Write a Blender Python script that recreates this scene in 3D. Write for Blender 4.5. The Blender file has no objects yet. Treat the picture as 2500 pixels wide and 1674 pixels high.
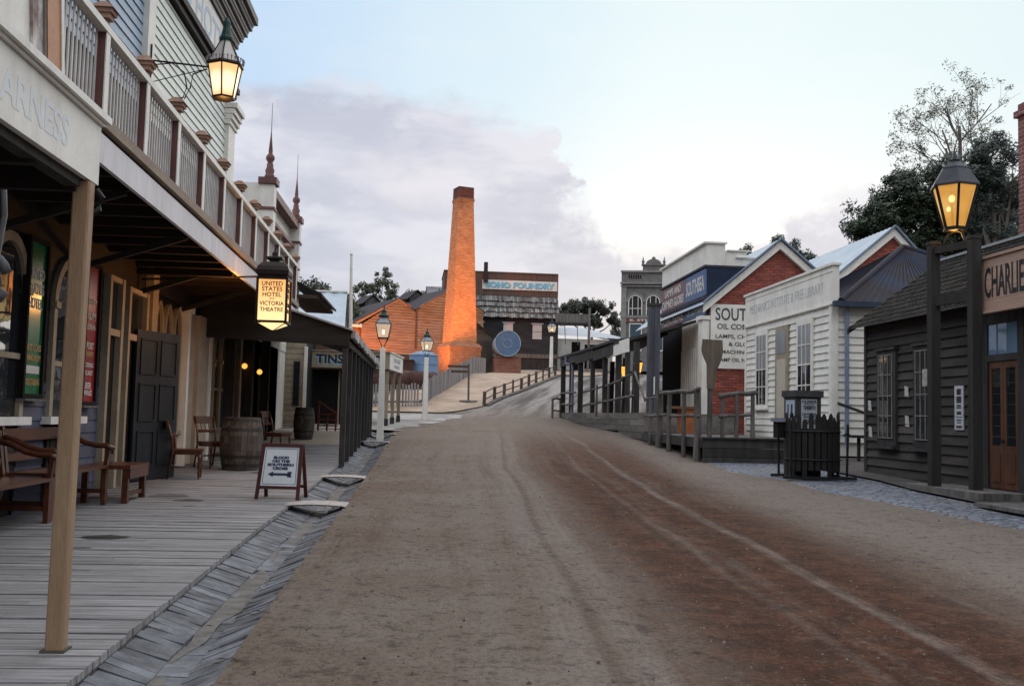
import bpy, math, random
from mathutils import Vector, Matrix
random.seed(7)
S = bpy.context.scene
COL = S.collection
PI = math.pi
R = math.radians

# ------------------------------------------------------------------ node helpers
class NT:
    def __init__(s, tree):
        s.t = tree; s.n = tree.nodes; s.l = tree.links
    def add(s, typ, ins=None, **kw):
        nd = s.n.new(typ)
        for k, v in kw.items(): setattr(nd, k, v)
        for k, v in (ins or {}).items(): s.set(nd.inputs[k], v)
        return nd
    def set(s, sock, v):
        if isinstance(v, bpy.types.NodeSocket): s.l.new(v, sock)
        elif isinstance(v, bpy.types.Node): s.l.new(v.outputs[0], sock)
        else:
            if sock.type == 'RGBA' and len(v) == 3: v = (*v, 1)
            sock.default_value = v
    def math(s, op, a, b=0.0, clamp=False):
        nd = s.n.new('ShaderNodeMath'); nd.operation = op; nd.use_clamp = clamp
        s.set(nd.inputs[0], a); s.set(nd.inputs[1], b); return nd.outputs[0]
    def mix(s, f, a, b, mode='MIX'):
        nd = s.n.new('ShaderNodeMix'); nd.data_type = 'RGBA'; nd.blend_type = mode
        s.set(nd.inputs[0], f); s.set(nd.inputs[6], a); s.set(nd.inputs[7], b); return nd.outputs[2]
    def noise(s, vec, scale, detail=5, rough=.6, out=0):
        nd = s.add('ShaderNodeTexNoise', {'Scale': scale, 'Detail': detail, 'Roughness': rough})
        if vec is not None: s.l.new(vec, nd.inputs['Vector'])
        return nd.outputs[out]
    def map(s, v, a, b, c=0.0, d=1.0, smooth=True):
        nd = s.n.new('ShaderNodeMapRange'); nd.interpolation_type = 'SMOOTHSTEP' if smooth else 'LINEAR'
        s.set(nd.inputs[0], v); 
        for i, k in enumerate((a, b, c, d)): s.set(nd.inputs[i + 1], k)
        return nd.outputs[0]
    def scalev(s, vec, sc):
        nd = s.n.new('ShaderNodeVectorMath'); nd.operation = 'MULTIPLY'
        s.l.new(vec, nd.inputs[0]); nd.inputs[1].default_value = sc; return nd.outputs[0]

MATS = {}
def newmat(name):
    m = bpy.data.materials.new(name); m.use_nodes = True
    nt = NT(m.node_tree); b = m.node_tree.nodes['Principled BSDF']
    co = nt.add('ShaderNodeTexCoord').outputs['Object']
    return m, nt, b, co

def M(name, c1, c2=None, scale=4, stretch=(1, 1, 1), rough=.8, bump=.15, bscale=60, island=.0, metal=0, dirt=0, spec=.3, coarse=None):
    """painted / wooden / stone surface: two tones by noise, per-board variation, fine bump"""
    if name in MATS: return MATS[name]
    m, nt, b, co = newmat(name)
    c2 = c2 or tuple(k * .7 for k in c1)
    v = nt.scalev(co, stretch)
    n = nt.noise(v, scale, 6, .62)
    col = nt.mix(nt.map(n, .3, .7), c2, c1)
    fine = nt.noise(v, scale * 11, 4, .7)
    col = nt.mix(.35, col, nt.mix(fine, (.0, .0, .0), (1, 1, 1)), 'SOFT_LIGHT')
    if island:
        ri = nt.add('ShaderNodeNewGeometry').outputs['Random Per Island']
        k = nt.map(ri, 0, 1, 1 - island, 1 + island, False)
        col = nt.mix(1.0, col, nt.add('ShaderNodeCombineColor', {0: k, 1: k, 2: k}).outputs[0], 'MULTIPLY')
    if dirt:
        dn = nt.noise(nt.scalev(co, (1.5, 1.5, .25)), 2.2, 7, .7)
        col = nt.mix(nt.math('MULTIPLY', nt.map(dn, .5, .75), dirt), col, (.07, .055, .045))
    nt.set(b.inputs['Base Color'], col)
    b.inputs['Roughness'].default_value = rough; b.inputs['Metallic'].default_value = metal
    b.inputs['Specular IOR Level'].default_value = spec
    if bump:
        bn = nt.noise(v, bscale, 4, .7)
        bp = nt.add('ShaderNodeBump', {'Strength': bump, 'Distance': .02, 'Height': bn})
        nt.set(b.inputs['Normal'], bp.outputs[0])
    MATS[name] = m; return m

def brick(name, c1, c2, mortar, soot=None, blot=.12, sx=4.4):
    if name in MATS: return MATS[name]
    m, nt, b, co = newmat(name)
    sp = nt.add('ShaderNodeSeparateXYZ', {0: co})
    u = nt.math('ADD', sp.outputs[0], sp.outputs[1])
    v = nt.add('ShaderNodeCombineXYZ', {0: u, 1: sp.outputs[2]}).outputs[0]
    sl_ = nt.noise(nt.scalev(co, (1.6, 1.6, 9)), 1.5, 5, .75)
    br = nt.add('ShaderNodeTexBrick', {'Vector': v, 'Color1': (*c1, 1), 'Color2': (*c2, 1), 'Mortar': (*mortar, 1), 'Scale': 1.0,
                'Mortar Size': .014, 'Brick Width': .24, 'Row Height': .086, 'Bias': -.1})
    n = nt.noise(co, 1.6, 6, .65); n2 = nt.noise(nt.scalev(co, (2.2, 2.2, 5)), 1.7, 4, .7)
    col = nt.mix(nt.map(n, .45, .8, 0, .55), br.outputs[0], (c2[0] * .5, c2[1] * .5, c2[2] * .55))
    col = nt.mix(nt.map(n2, .60, .64, 0, blot), col, (.10, .09, .08))
    col = nt.mix(nt.map(sl_, .38, .62, .5, 0), col, (c2[0] * .45, c2[1] * .4, c2[2] * .4)); col = nt.mix(nt.map(sl_, .55, .75, 0, .35), col, (min(1, c1[0] * 1.3), c1[1] * 1.5, c1[2] * 1.7))
    if soot:
        s = nt.map(nt.math('ADD', sp.outputs[2], nt.math('MULTIPLY', nt.noise(nt.scalev(co, (1, 1, .4)), 1.4), 3.0)), soot[0] + 1.5, soot[1] + 1.5)
        col = nt.mix(s, col, (.03, .022, .02))
    nt.set(b.inputs['Base Color'], col); b.inputs['Roughness'].default_value = .9
    bp = nt.add('ShaderNodeBump', {'Strength': .5, 'Distance': .01, 'Height': br.outputs[1]}); bp.invert = True
    nt.set(b.inputs['Normal'], bp.outputs[0])
    MATS[name] = m; return m

def glow(name, c, strength, c2=None, alpha=1.0, zgrad=None, hot=None):
    if name in MATS: return MATS[name]
    m, nt, b, co = newmat(name)
    b.inputs['Base Color'].default_value = (*[k * .5 for k in c], 1)
    b.inputs['Roughness'].default_value = .25
    n = nt.noise(co, 3.0, 3)
    col = nt.mix(nt.map(n, .35, .65), c, c2 or c)
    if zgrad:
        z = nt.add('ShaderNodeSeparateXYZ', {0: co}).outputs[2]
        col = nt.mix(nt.map(z, zgrad[0], zgrad[1]), col, zgrad[2])
    if hot:  # (x, y, z) of the flame, inner radius, outer radius, inner colour
        d = nt.n.new('ShaderNodeVectorMath'); d.operation = 'DISTANCE'; nt.l.new(co, d.inputs[0]); d.inputs[1].default_value = hot[0]
        col = nt.mix(nt.map(d.outputs['Value'], hot[2], hot[1]), col, hot[3])
    nt.set(b.inputs['Emission Color'], col); b.inputs['Emission Strength'].default_value = strength
    if alpha < 1: b.inputs['Alpha'].default_value = alpha
    MATS[name] = m; return m

def glass(name, c=(.012, .014, .016), rough=.03):
    if name in MATS: return MATS[name]
    m, nt, b, co = newmat(name)
    n = nt.noise(co, 1.3, 3)
    nt.set(b.inputs['Base Color'], nt.mix(n, c, tuple(k * 2.2 for k in c)))
    b.inputs['Roughness'].default_value = rough; b.inputs['Specular IOR Level'].default_value = .6
    w = nt.noise(co, 2.5, 2)
    nt.set(b.inputs['Normal'], nt.add('ShaderNodeBump', {'Strength': .03, 'Distance': .05, 'Height': w}).outputs[0])
    MATS[name] = m; return m

# ------------------------------------------------------------------ mesh builder
class B:
    def __init__(s): s.v = []; s.f = []
    def quadv(s, pts):
        i = len(s.v); s.v += [Vector(p) for p in pts]; s.f.append(tuple(range(i, i + len(pts)))); return s
    def hexa(s, p):  # 8 corners: bottom 4 ccw, top 4 ccw
        i = len(s.v); s.v += [Vector(q) for q in p]
        s.f += [(i+3, i+2, i+1, i), (i+4, i+5, i+6, i+7), (i, i+1, i+5, i+4), (i+1, i+2, i+6, i+5), (i+2, i+3, i+7, i+6), (i+3, i, i+4, i+7)]
        return s
    def box(s, x0, x1, y0, y1, z0, z1):
        return s.hexa([(x0,y0,z0),(x1,y0,z0),(x1,y1,z0),(x0,y1,z0),(x0,y0,z1),(x1,y0,z1),(x1,y1,z1),(x0,y1,z1)])
    def frustum(s, c, w0, d0, w1, d1, z0, z1):
        x, y = c
        return s.hexa([(x-w0,y-d0,z0),(x+w0,y-d0,z0),(x+w0,y+d0,z0),(x-w0,y+d0,z0),(x-w1,y-d1,z1),(x+w1,y-d1,z1),(x+w1,y+d1,z1),(x-w1,y+d1,z1)])
    def bar(s, p, q, w, h, up=(0, 0, 1)):
        p, q = Vector(p), Vector(q); d = (q - p).normalized(); u = Vector(up)
        if abs(d.dot(u)) > .98: u = Vector((0, 1, 0))
        a = d.cross(u).normalized() * (w / 2); b = a.cross(d).normalized() * (h / 2)
        return s.hexa([p-a-b, p+a-b, q+a-b, q-a-b, p-a+b, p+a+b, q+a+b, q-a+b])
    def tube(s, pts, r, n=8, caps=True):
        pts = [Vector(p) for p in pts]; m = len(pts)
        rr = r if isinstance(r, (list, tuple)) else [r] * m
        i0 = len(s.v)
        for k, p in enumerate(pts):
            d = (pts[min(k + 1, m - 1)] - pts[max(k - 1, 0)]).normalized()
            u = Vector((0, 0, 1)) if abs(d.z) < .95 else Vector((1, 0, 0))
            a = d.cross(u).normalized(); b = a.cross(d)
            for j in range(n):
                t = 2 * PI * j / n; s.v.append(p + (a * math.cos(t) + b * math.sin(t)) * rr[k])
        for k in range(m - 1):
            for j in range(n):
                a = i0 + k * n + j; b = i0 + k * n + (j + 1) % n
                s.f.append((a, b, b + n, a + n))
        if caps:
            s.f.append(tuple(i0 + j for j in range(n))); s.f.append(tuple(i0 + (m - 1) * n + j for j in reversed(range(n))))
        return s
    def lathe(s, prof, c=(0, 0, 0), n=16, sq=None, rot=0):
        """prof = [(r, z)], revolved about the vertical through c"""
        i0 = len(s.v); c = Vector(c)
        for r, z in prof:
            for j in range(n):
                t = 2 * PI * (j + rot) / n; s.v.append(c + Vector((r * math.cos(t), r * math.sin(t), z)))
        for k in range(len(prof) - 1):
            for j in range(n):
                a = i0 + k * n + j; b = i0 + k * n + (j + 1) % n; s.f.append((a, b, b + n, a + n))
        s.f.append(tuple(i0 + j for j in reversed(range(n)))); L = i0 + (len(prof) - 1) * n
        s.f.append(tuple(L + j for j in range(n)))
        return s
    def prism(s, poly, d):
        d = Vector(d); poly = [Vector(p) for p in poly]; n = len(poly); i = len(s.v)
        s.v += poly + [p + d for p in poly]
        s.f.append(tuple(range(i, i + n))); s.f.append(tuple(reversed(range(i + n, i + 2 * n))))
        for k in range(n): s.f.append((i + k, i + n + k, i + n + (k + 1) % n, i + (k + 1) % n))
        return s
    def build(s, name, m, parent=None, smooth=False):
        v = s.v
        if parent is not None:
            rt = parent
            while rt.parent: rt = rt.parent
            inv = (Matrix.Translation(rt.location) @ Matrix.Rotation(rt.rotation_euler.z, 4, 'Z')).inverted()
            v = [inv @ p for p in v]
        me = bpy.data.meshes.new(name); me.from_pydata([tuple(p) for p in v], [], s.f)
        import bmesh
        bm = bmesh.new(); bm.from_mesh(me); bmesh.ops.recalc_face_normals(bm, faces=bm.faces); bm.to_mesh(me); bm.free()
        me.materials.append(m)
        if smooth:
            for p in me.polygons: p.use_smooth = True
        o = bpy.data.objects.new(name, me); COL.objects.link(o)
        if parent is not None: o.parent = parent
        return o

class Pl:
    """wall plane: (a along u, h up, d out of the wall)"""
    def __init__(s, o, u, n): s.o, s.u, s.n = Vector(o), Vector(u).normalized(), Vector(n).normalized()
    def p(s, a, h, d=0): return s.o + s.u * a + Vector((0, 0, h)) + s.n * d
    def box(s, b, a0, a1, h0, h1, d0, d1):
        P = s.p
        b.hexa([P(a0,h0,d0),P(a1,h0,d0),P(a1,h0,d1),P(a0,h0,d1),P(a0,h1,d0),P(a1,h1,d0),P(a1,h1,d1),P(a0,h1,d1)])
    def poly(s, b, pts, d): b.quadv([s.p(a, h, d) for a, h in pts])
    def ring(s, b, outer, inner, d0, d1):
        for k in range(len(outer) - 1):
            o0, o1, i0, i1 = outer[k], outer[k+1], inner[k], inner[k+1]
            b.hexa([s.p(*i0,d0),s.p(*o0,d0),s.p(*o0,d1),s.p(*i0,d1),s.p(*i1,d0),s.p(*o1,d0),s.p(*o1,d1),s.p(*i1,d1)])

def tag(o, label=None, cat=None, group=None, kind=None):
    if label: o['label'] = label
    if cat: o['category'] = cat
    if group: o['group'] = group
    if kind: o['kind'] = kind
    return o
def thing(name, label, cat, loc=(0, 0, 0), rz=0, group=None):
    o = bpy.data.objects.new(name, None); COL.objects.link(o); o.empty_display_size = .2
    o.location = loc; o.rotation_euler = (0, 0, rz)
    return tag(o, label, cat, group)
def dup(o, loc, rz=0, label=None, parent=None):
    c = o.copy(); COL.objects.link(c)
    if parent is None:
        c.location = loc; c.rotation_euler = (0, 0, rz)
        if label: c['label'] = label
    else: c.parent = parent
    for ch in list(o.children): dup(ch, None, parent=c)
    return c
def struct(name, b, m):
    o = b.build(name, m); o['kind'] = 'structure'; return o

def text(b, s, c, u, n, h, w=None, depth=.004, bold=0.0, sx=1.0):
    """lettering centred at c in the plane (u, up); n points at the reader. h = cap height, w = fitted width"""
    cu = bpy.data.curves.new('t', 'FONT'); cu.body = s; cu.size = 1; cu.extrude = .02; cu.offset = bold; cu.resolution_u = 3
    o = bpy.data.objects.new('t', cu); COL.objects.link(o)
    dg = bpy.context.evaluated_depsgraph_get(); me = bpy.data.meshes.new_from_object(o.evaluated_get(dg))
    xs = [v.co.x for v in me.vertices]; ys = [v.co.y for v in me.vertices]
    x0, x1, y0, y1 = min(xs), max(xs), min(ys), max(ys)
    ky = h / .7 if '&' in s or ',' in s or "'" in s else h / (y1 - y0)
    yc = .35 if ky == h / .7 else (y0 + y1) / 2
    kx = w / (x1 - x0) if w else ky * sx
    u, n, c = Vector(u).normalized(), Vector(n).normalized(), Vector(c); up = Vector((0, 0, 1))
    if abs(n.z) > .02: up = n.cross(u).normalized()
    i = len(b.v)
    for v in me.vertices: b.v.append(c + u * ((v.co.x - (x0 + x1) / 2) * kx) + up * ((v.co.y - yc) * ky) + n * (depth * (1 if v.co.z > 0 else -1)))
    for p in me.polygons: b.f.append(tuple(i + k for k in p.vertices))
    bpy.data.objects.remove(o); bpy.data.curves.remove(cu); bpy.data.meshes.remove(me)
    return b

def lines(rows, m, parent):
    for s, c, u, n, h, w, dp, bo in rows: text(B0 := B(), s, c, u, n, h, w, dp, bo); B0.build('lettering', m, parent)

def clap(b, pl, a0, a1, h0, h1, pitch=.15, lap=.018, d=0.0, clip=None, jig=0, gap=.010):
    """lapped weatherboards as real sloping boards; clip(h) -> (a0, a1) trims them to a gable"""
    h = h0
    while h < h1 - 1e-4:
        t = min(h + pitch, h1)
        if clip:
            q0, q1 = clip(h + .001), clip(t)
            if q0[1] - q0[0] < .02: h = t; continue
            l0, r0, l1, r1 = q0[0], q0[1], q1[0], max(q1[1], q1[0] + .01)
        else: l0 = l1 = a0; r0 = r1 = a1
        j = random.uniform(-jig, jig); P = pl.p
        g_ = gap if lap > .015 else 0
        b.hexa([P(l0,h+j+g_,d-.01),P(r0,h-j+g_,d-.01),P(r0,h-j,d+lap),P(l0,h+j,d+lap),P(l1,t,d),P(r1,t,d),P(r1,t,d+.003),P(l1,t,d+.003)])
        h = t
    return b

def ribs(b, e0, e1, r1, r0, pitch=.15, h=.03):
    """corrugated sheet between eave e0-e1 and ridge r0-r1, ribs running up the slope"""
    e0, e1, r0, r1 = map(Vector, (e0, e1, r0, r1)); n = max(2, int((e1 - e0).length / pitch))
    nn = (e1 - e0).cross(r0 - e0 if (r0 - e0).length > .1 else r1 - e0).normalized()
    if nn.z < 0: nn = -nn
    for k in range(n):
        pa, pm, pb = k / n, (k + .5) / n, (k + 1) / n
        for s, t, hs, ht in ((pa, pm, 0, h), (pm, pb, h, 0)):
            b.quadv([e0.lerp(e1, s) + nn * hs, e0.lerp(e1, t) + nn * ht, r0.lerp(r1, t) + nn * ht, r0.lerp(r1, s) + nn * hs])
    return b

def shingles(b, e0, e1, r1, r0, course=.2, w=.16, th=.03):
    e0, e1, r0, r1 = map(Vector, (e0, e1, r0, r1)); L = (r0 - e0).length; rows = int(L / course)
    nn = (e1 - e0).cross(r0 - e0).normalized()
    if nn.z < 0: nn = -nn
    for k in range(rows):
        f0, f1 = k / rows, min(1, (k + 1.25) / rows)
        a0, a1, c0, c1 = e0.lerp(r0, f0), e1.lerp(r1, f0), e0.lerp(r0, f1), e1.lerp(r1, f1)
        n = int((a1 - a0).length / w)
        for j in range(n):
            s, t = j / n + .004, (j + 1) / n - .004; dz = random.uniform(0, .02); q = random.uniform(-.03, .03) * course
            dn = (a0 - c0).normalized() * q
            A, Bq, C, D = a0.lerp(a1, s) + dn, a0.lerp(a1, t) + dn, c0.lerp(c1, t), c0.lerp(c1, s)
            b.hexa([A + nn * (th + dz - .02), Bq + nn * (th + dz - .02), C, D, A + nn * (th + dz), Bq + nn * (th + dz), C + nn * .008, D + nn * .008])
    return b

# ------------------------------------------------------------------ terrain
ZP = [(-60, -.12), (2, -.1), (4.5, -.08), (6.5, -.02), (10.5, .07), (13, .1), (20.3, .27), (26, .55), (33, .8), (38, .98), (42, 1.32), (46, 1.95),
      (50, 2.4), (60, 3.65), (67, 3.95), (75, 4.4), (85, 5.2), (100, 6.3), (200, 8), (900, 12)]
def z0(y):
    for (a, za), (c, zc) in zip(ZP, ZP[1:]):
        if y <= c:
            t = (y - a) / (c - a); return za + (zc - za) * t
    return ZP[-1][1]
def ground(x, y):
    z = z0(y)
    if 43.2 < y < 76:
        fx = -.3 + (y - 43.2) * .168
        if x < fx - .25: z -= min(.62, (fx - .25 - x) * .8) * min(1, (y - 43.2) / 4, (76 - y) / 6)
    if x > 6: z += .05 * min(1, (x - 6) / 3) * max(0, min(1, (24 - y) / 10))
    return z
def sheet(b, xs, ys, f):
    i = len(b.v); n = len(xs)
    for y in ys:
        for x in xs: b.v.append(Vector((x, y, f(x, y))))
    for r in range(len(ys) - 1):
        for c in range(n - 1): a = i + r * n + c; b.f.append((a, a + 1, a + n + 1, a + n))
    return b
def frange(a, c, st):
    n = max(1, round((c - a) / st)); return [a + (c - a) * k / n for k in range(n + 1)]
def drape(b, left, right, ys, n, dz):
    i = len(b.v)
    for y in ys:
        l, r = left(y), right(y)
        for k in range(n + 1): x = l + (r - l) * k / n; b.v.append(Vector((x, y, ground(x, y) + dz)))
    for q in range(len(ys) - 1):
        for k in range(n): a = i + q * (n + 1) + k; b.f.append((a, a + 1, a + n + 2, a + n + 1))
    return b
def pw(pts):
    def f(y):
        if y <= pts[0][0]: return pts[0][1]
        for (a, va), (c, vc) in zip(pts, pts[1:]):
            if y <= c: return va + (vc - va) * (y - a) / (c - a)
        return pts[-1][1]
    return f

# ------------------------------------------------------------------ palette
white = M('white_paint', (.79, .765, .705), (.68, .655, .60), 2, rough=.6, bump=.1, dirt=.22, island=.06)
cream = M('cream_paint', (.34, .285, .205), (.25, .205, .145), 2.5, rough=.6, bump=.08, dirt=.15, island=.05)
palepaint = M('pale_green_white_paint', (.72, .76, .70), (.62, .66, .61), 2, rough=.6, bump=.06, dirt=.08, island=.04)
bluepaint = M('pale_blue_paint', (.33, .42, .52), (.27, .36, .46), 2, rough=.6, bump=.06, island=.06)
slate_paint = M('slate_blue_paint', (.075, .085, .13), (.05, .055, .085), 3, rough=.6, bump=.1, island=.15)
fasciapaint = M('fascia_paint', (.66, .63, .65), (.55, .53, .54), 1.2, (1, 1, .3), .6, .05, dirt=.3)
tan = M('tan_paint', (.36, .24, .15), (.27, .175, .105), 5, (1, 1, .2), .7, .25, dirt=.4)
beamtan = M('weathered_tan_beam', (.36, .28, .21), (.24, .18, .14), 3, (1, .2, 1), .8, .2, dirt=.3)
maroon = M('maroon_paint', (.17, .08, .07), (.12, .055, .05), 4, rough=.6, bump=.1)
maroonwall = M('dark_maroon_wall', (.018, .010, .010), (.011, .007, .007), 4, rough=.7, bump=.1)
darkwood = M('dark_timber', (.035, .029, .025), (.018, .015, .013), 6, (1, 1, .15), .85, .3, island=.3)
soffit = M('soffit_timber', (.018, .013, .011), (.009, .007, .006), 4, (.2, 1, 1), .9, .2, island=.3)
greywood = M('grey_weathered_timber', (.19, .175, .165), (.09, .082, .078), 7, (1, 1, .12), .9, .4, island=.25)
darkgrey = M('charcoal_timber', (.055, .052, .05), (.028, .026, .025), 7, (1, 1, .15), .9, .35, island=.3)
charlieboard = M('charcoal_weatherboard', (.068, .059, .053), (.03, .027, .025), 3.5, (1, .25, 1), .85, .3, island=.35, dirt=.2)
varnish = M('varnished_red_timber', (.10, .032, .014), (.05, .015, .007), 6, (1, .2, 1), .32, .08, spec=.5, island=.2)
boardgrey = M('boardwalk_planks', (.33, .315, .315), (.17, .163, .163), 6, (.3, 5, 1), .8, .3, island=.13, dirt=.3)
blackiron = M('black_iron', (.02, .02, .022), (.012, .012, .013), 8, rough=.55, bump=.15, metal=.3)
coppergreen = M('dark_green_copper', (.025, .06, .052), (.015, .035, .03), 9, rough=.5, bump=.15, metal=.3)
brownmetal = M('brown_black_metal', (.035, .024, .02), (.02, .014, .012), 9, rough=.5, bump=.15, metal=.4)
glassdark = glass('dark_window_glass')
black = M('black_interior', (.008, .007, .007), (.004, .004, .004), 3, rough=.95, bump=0)
ink = M('black_lettering', (.03, .03, .035), (.015, .015, .02), 12, rough=.7, bump=.05)
whiteink = M('white_lettering', (.66, .64, .60), (.5, .48, .45), 12, rough=.7, bump=.05)
silver = M('galvanised_roof', (.42, .47, .51), (.33, .38, .43), 1.5, rough=.5, bump=.06, metal=.15, dirt=.12)
shinglegrey = M('grey_shingles', (.13, .12, .115), (.06, .055, .052), 6, rough=.95, bump=.4, island=.4)
shingledark = M('dark_mossy_shingles', (.05, .044, .037), (.026, .024, .021), 5, rough=.95, bump=.4, island=.45)

# ------------------------------------------------------------------ ground, road and paving
def stain_and_darken_planks(m):
    nt = NT(m.node_tree); b = m.node_tree.nodes['Principled BSDF']; src = b.inputs['Base Color'].links[0].from_socket
    co = nt.add('ShaderNodeTexCoord').outputs['Object']; sp = nt.add('ShaderNodeSeparateXYZ', {0: co})
    wob = nt.math('MULTIPLY', nt.math('SUBTRACT', nt.noise(co, 7, 4), .5), .9); col = src
    for cx, cy, rx, ry, k in STAINS:
        dx = nt.math('DIVIDE', nt.math('SUBTRACT', sp.outputs[0], cx), rx); dy = nt.math('DIVIDE', nt.math('SUBTRACT', sp.outputs[1], cy), ry)
        r = nt.math('ADD', nt.math('SQRT', nt.math('ADD', nt.math('MULTIPLY', dx, dx), nt.math('MULTIPLY', dy, dy))), wob)
        col = nt.mix(nt.map(r, 1.05, .8, 0, k), col, (.03, .028, .027))
    big = nt.noise(nt.scalev(co, (.8, 1.2, 1)), 1.1, 5, .65)
    col = nt.mix(nt.map(big, .42, .72, .0, .35), col, (.10, .097, .095))
    edge = nt.map(sp.outputs[0], -3.3, -4.2, 0, .4); col = nt.mix(edge, col, (.08, .075, .072))  # planks get darker towards the hotel wall
    nt.set(b.inputs['Base Color'], col)
STAINS = [(-2.92, 9.75, .24, .15, .95), (-2.92, 9.1, .10, .07, .8), (-2.93, 13.15, .22, .15, .9), (-2.8, 12.5, .09, .06, .6), (-2.82, 17.5, .12, .14, .85), (-2.54, 16.9, .08, .1, .7), (-3.3, 13.6, .3, .3, .6)]
stain_and_darken_planks(boardgrey)
def ground_material():
    m, nt, b, co = newmat('gravel_road')
    sp = nt.add('ShaderNodeSeparateXYZ', {0: co}); x, y = sp.outputs[0], sp.outputs[1]
    wob = nt.math('MULTIPLY', nt.math('SUBTRACT', nt.noise(nt.scalev(co, (.10, .07, .1)), 1.0, 2), .5), .8)
    c = nt.math('ADD', nt.math('SUBTRACT', x, nt.math('MULTIPLY', nt.math('SUBTRACT', y, 5.0), .045)), wob)
    streak = nt.noise(nt.add('ShaderNodeCombineXYZ', {0: nt.math('MULTIPLY', c, 3.0), 1: nt.math('MULTIPLY', y, .16)}).outputs[0], 1.0, 6, .65)
    streak2 = nt.noise(nt.add('ShaderNodeCombineXYZ', {0: nt.math('MULTIPLY', c, 11.0), 1: nt.math('MULTIPLY', y, .3)}).outputs[0], 1.0, 4, .6)
    patch = nt.noise(co, .55, 6, .65); mid = nt.noise(co, 3.2, 6, .7); fine = nt.noise(co, 26, 5, .75); grit = nt.noise(co, 95, 3, .8)
    base = nt.mix(nt.map(patch, .3, .7), (.265, .21, .172), (.345, .30, .262))
    # brown worn band
    br = nt.math('MULTIPLY', nt.map(c, .95, 2.0), nt.map(c, 4.8, 3.3))
    br = nt.math('MULTIPLY', br, nt.map(nt.math('ADD', streak, nt.math('MULTIPLY', patch, .5)), .42, .78, .4, 1.0))
    br = nt.math('MULTIPLY', br, nt.map(y, 36, 24))
    col = nt.mix(br, base, nt.mix(nt.map(mid, .4, .65), (.085, .034, .018), (.17, .07, .035)))
    # faint brown patches left of centre, dark damp patches on the right
    lp = nt.math('MULTIPLY', nt.map(nt.math('ADD', streak, nt.math('MULTIPLY', mid, .3)), .64, .86), nt.map(y, 34, 22, 0, .45))
    col = nt.mix(lp, col, (.15, .085, .055))
    col = nt.mix(nt.math('MULTIPLY', nt.map(nt.noise(co, .8, 5, .6), .52, .68), nt.map(c, 3.0, 4.4, 0, .65)), col, (.10, .075, .062))
    # pale wheel tracks
    for cc, w, k in ((.80, .2, .9), (1.16, .16, .85), (.35, .16, .45), (3.02, .11, .65), (-.35, .2, .22), (2.35, .08, .3)):
        tr = nt.map(nt.math('ABSOLUTE', nt.math('SUBTRACT', c, cc)), w, w * .25)
        tr = nt.math('MULTIPLY', nt.math('MULTIPLY', tr, k), nt.math('MULTIPLY', nt.map(streak2, .3, .6, .3, 1), nt.map(mid, .3, .6, .35, 1)))
        col = nt.mix(nt.math('MULTIPLY', tr, nt.map(y, 40, 28)), col, (.36, .315, .285))
    for cc, w in ((.97, .06), (3.17, .05), (2.2, .06)):
        tr = nt.map(nt.math('ABSOLUTE', nt.math('SUBTRACT', c, cc)), w, w * .3, 0, .3)
        col = nt.mix(nt.math('MULTIPLY', tr, nt.map(y, 40, 28)), col, (.10, .065, .05))
    # pale right shoulder, pale further off
    col = nt.mix(nt.math('MULTIPLY', nt.map(c, 3.7, 5.0, 0, .8), nt.map(mid, .25, .6, .4, 1)), col, (.36, .32, .29))
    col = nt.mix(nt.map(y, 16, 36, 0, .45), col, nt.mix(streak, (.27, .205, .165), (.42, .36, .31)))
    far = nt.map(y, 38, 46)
    ch = nt.math('SUBTRACT', x, nt.math('MULTIPLY', nt.math('SUBTRACT', y, 44.0), .30))
    hs_ = nt.noise(nt.add('ShaderNodeCombineXYZ', {0: nt.math('MULTIPLY', ch, 1.3), 1: nt.math('MULTIPLY', y, .10)}).outputs[0], 1.0, 5, .6)
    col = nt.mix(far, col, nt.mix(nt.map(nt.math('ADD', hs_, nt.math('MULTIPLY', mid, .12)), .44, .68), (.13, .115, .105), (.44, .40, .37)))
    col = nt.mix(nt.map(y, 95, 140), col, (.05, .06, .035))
    # grit
    col = nt.mix(nt.map(fine, .36, .54, .75, 0), col, nt.mix(.5, col, (.02, .015, .012)))
    col = nt.mix(nt.map(fine, .55, .72, 0, .4), col, (.42, .36, .32))
    col = nt.mix(nt.map(grit, .58, .70, 0, .6), col, (.40, .33, .28))
    col = nt.mix(nt.map(grit, .44, .32, 0, .75), col, (.03, .022, .02))
    clod = nt.noise(co, 7.5, 4, .7); red = nt.noise(nt.scalev(co, (1, .8, 1)), 4.3, 5, .75)
    col = nt.mix(nt.map(clod, .48, .32, 0, .5), col, (.045, .034, .03))
    col = nt.mix(nt.map(clod, .56, .72, 0, .28), col, (.36, .31, .28))
    col = nt.mix(nt.math('MULTIPLY', nt.map(red, .62, .74, 0, .5), nt.map(y, 40, 25)), col, (.22, .085, .045))
    dash = nt.noise(nt.scalev(co, (.55, 1.6, 1)), 9, 5, .75)
    col = nt.mix(nt.map(dash, .60, .70, 0, .6), col, (.03, .024, .022))
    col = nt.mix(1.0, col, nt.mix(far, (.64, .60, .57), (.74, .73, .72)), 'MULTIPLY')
    nt.set(b.inputs['Base Color'], col); b.inputs['Roughness'].default_value = .95; b.inputs['Specular IOR Level'].default_value = .15
    h = nt.math('ADD', nt.math('MULTIPLY', fine, .5), nt.math('ADD', nt.math('MULTIPLY', grit, .3), nt.math('MULTIPLY', streak2, .6)))
    nt.set(b.inputs['Normal'], nt.add('ShaderNodeBump', {'Strength': .9, 'Distance': .04, 'Height': h}).outputs[0])
    return m
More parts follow.
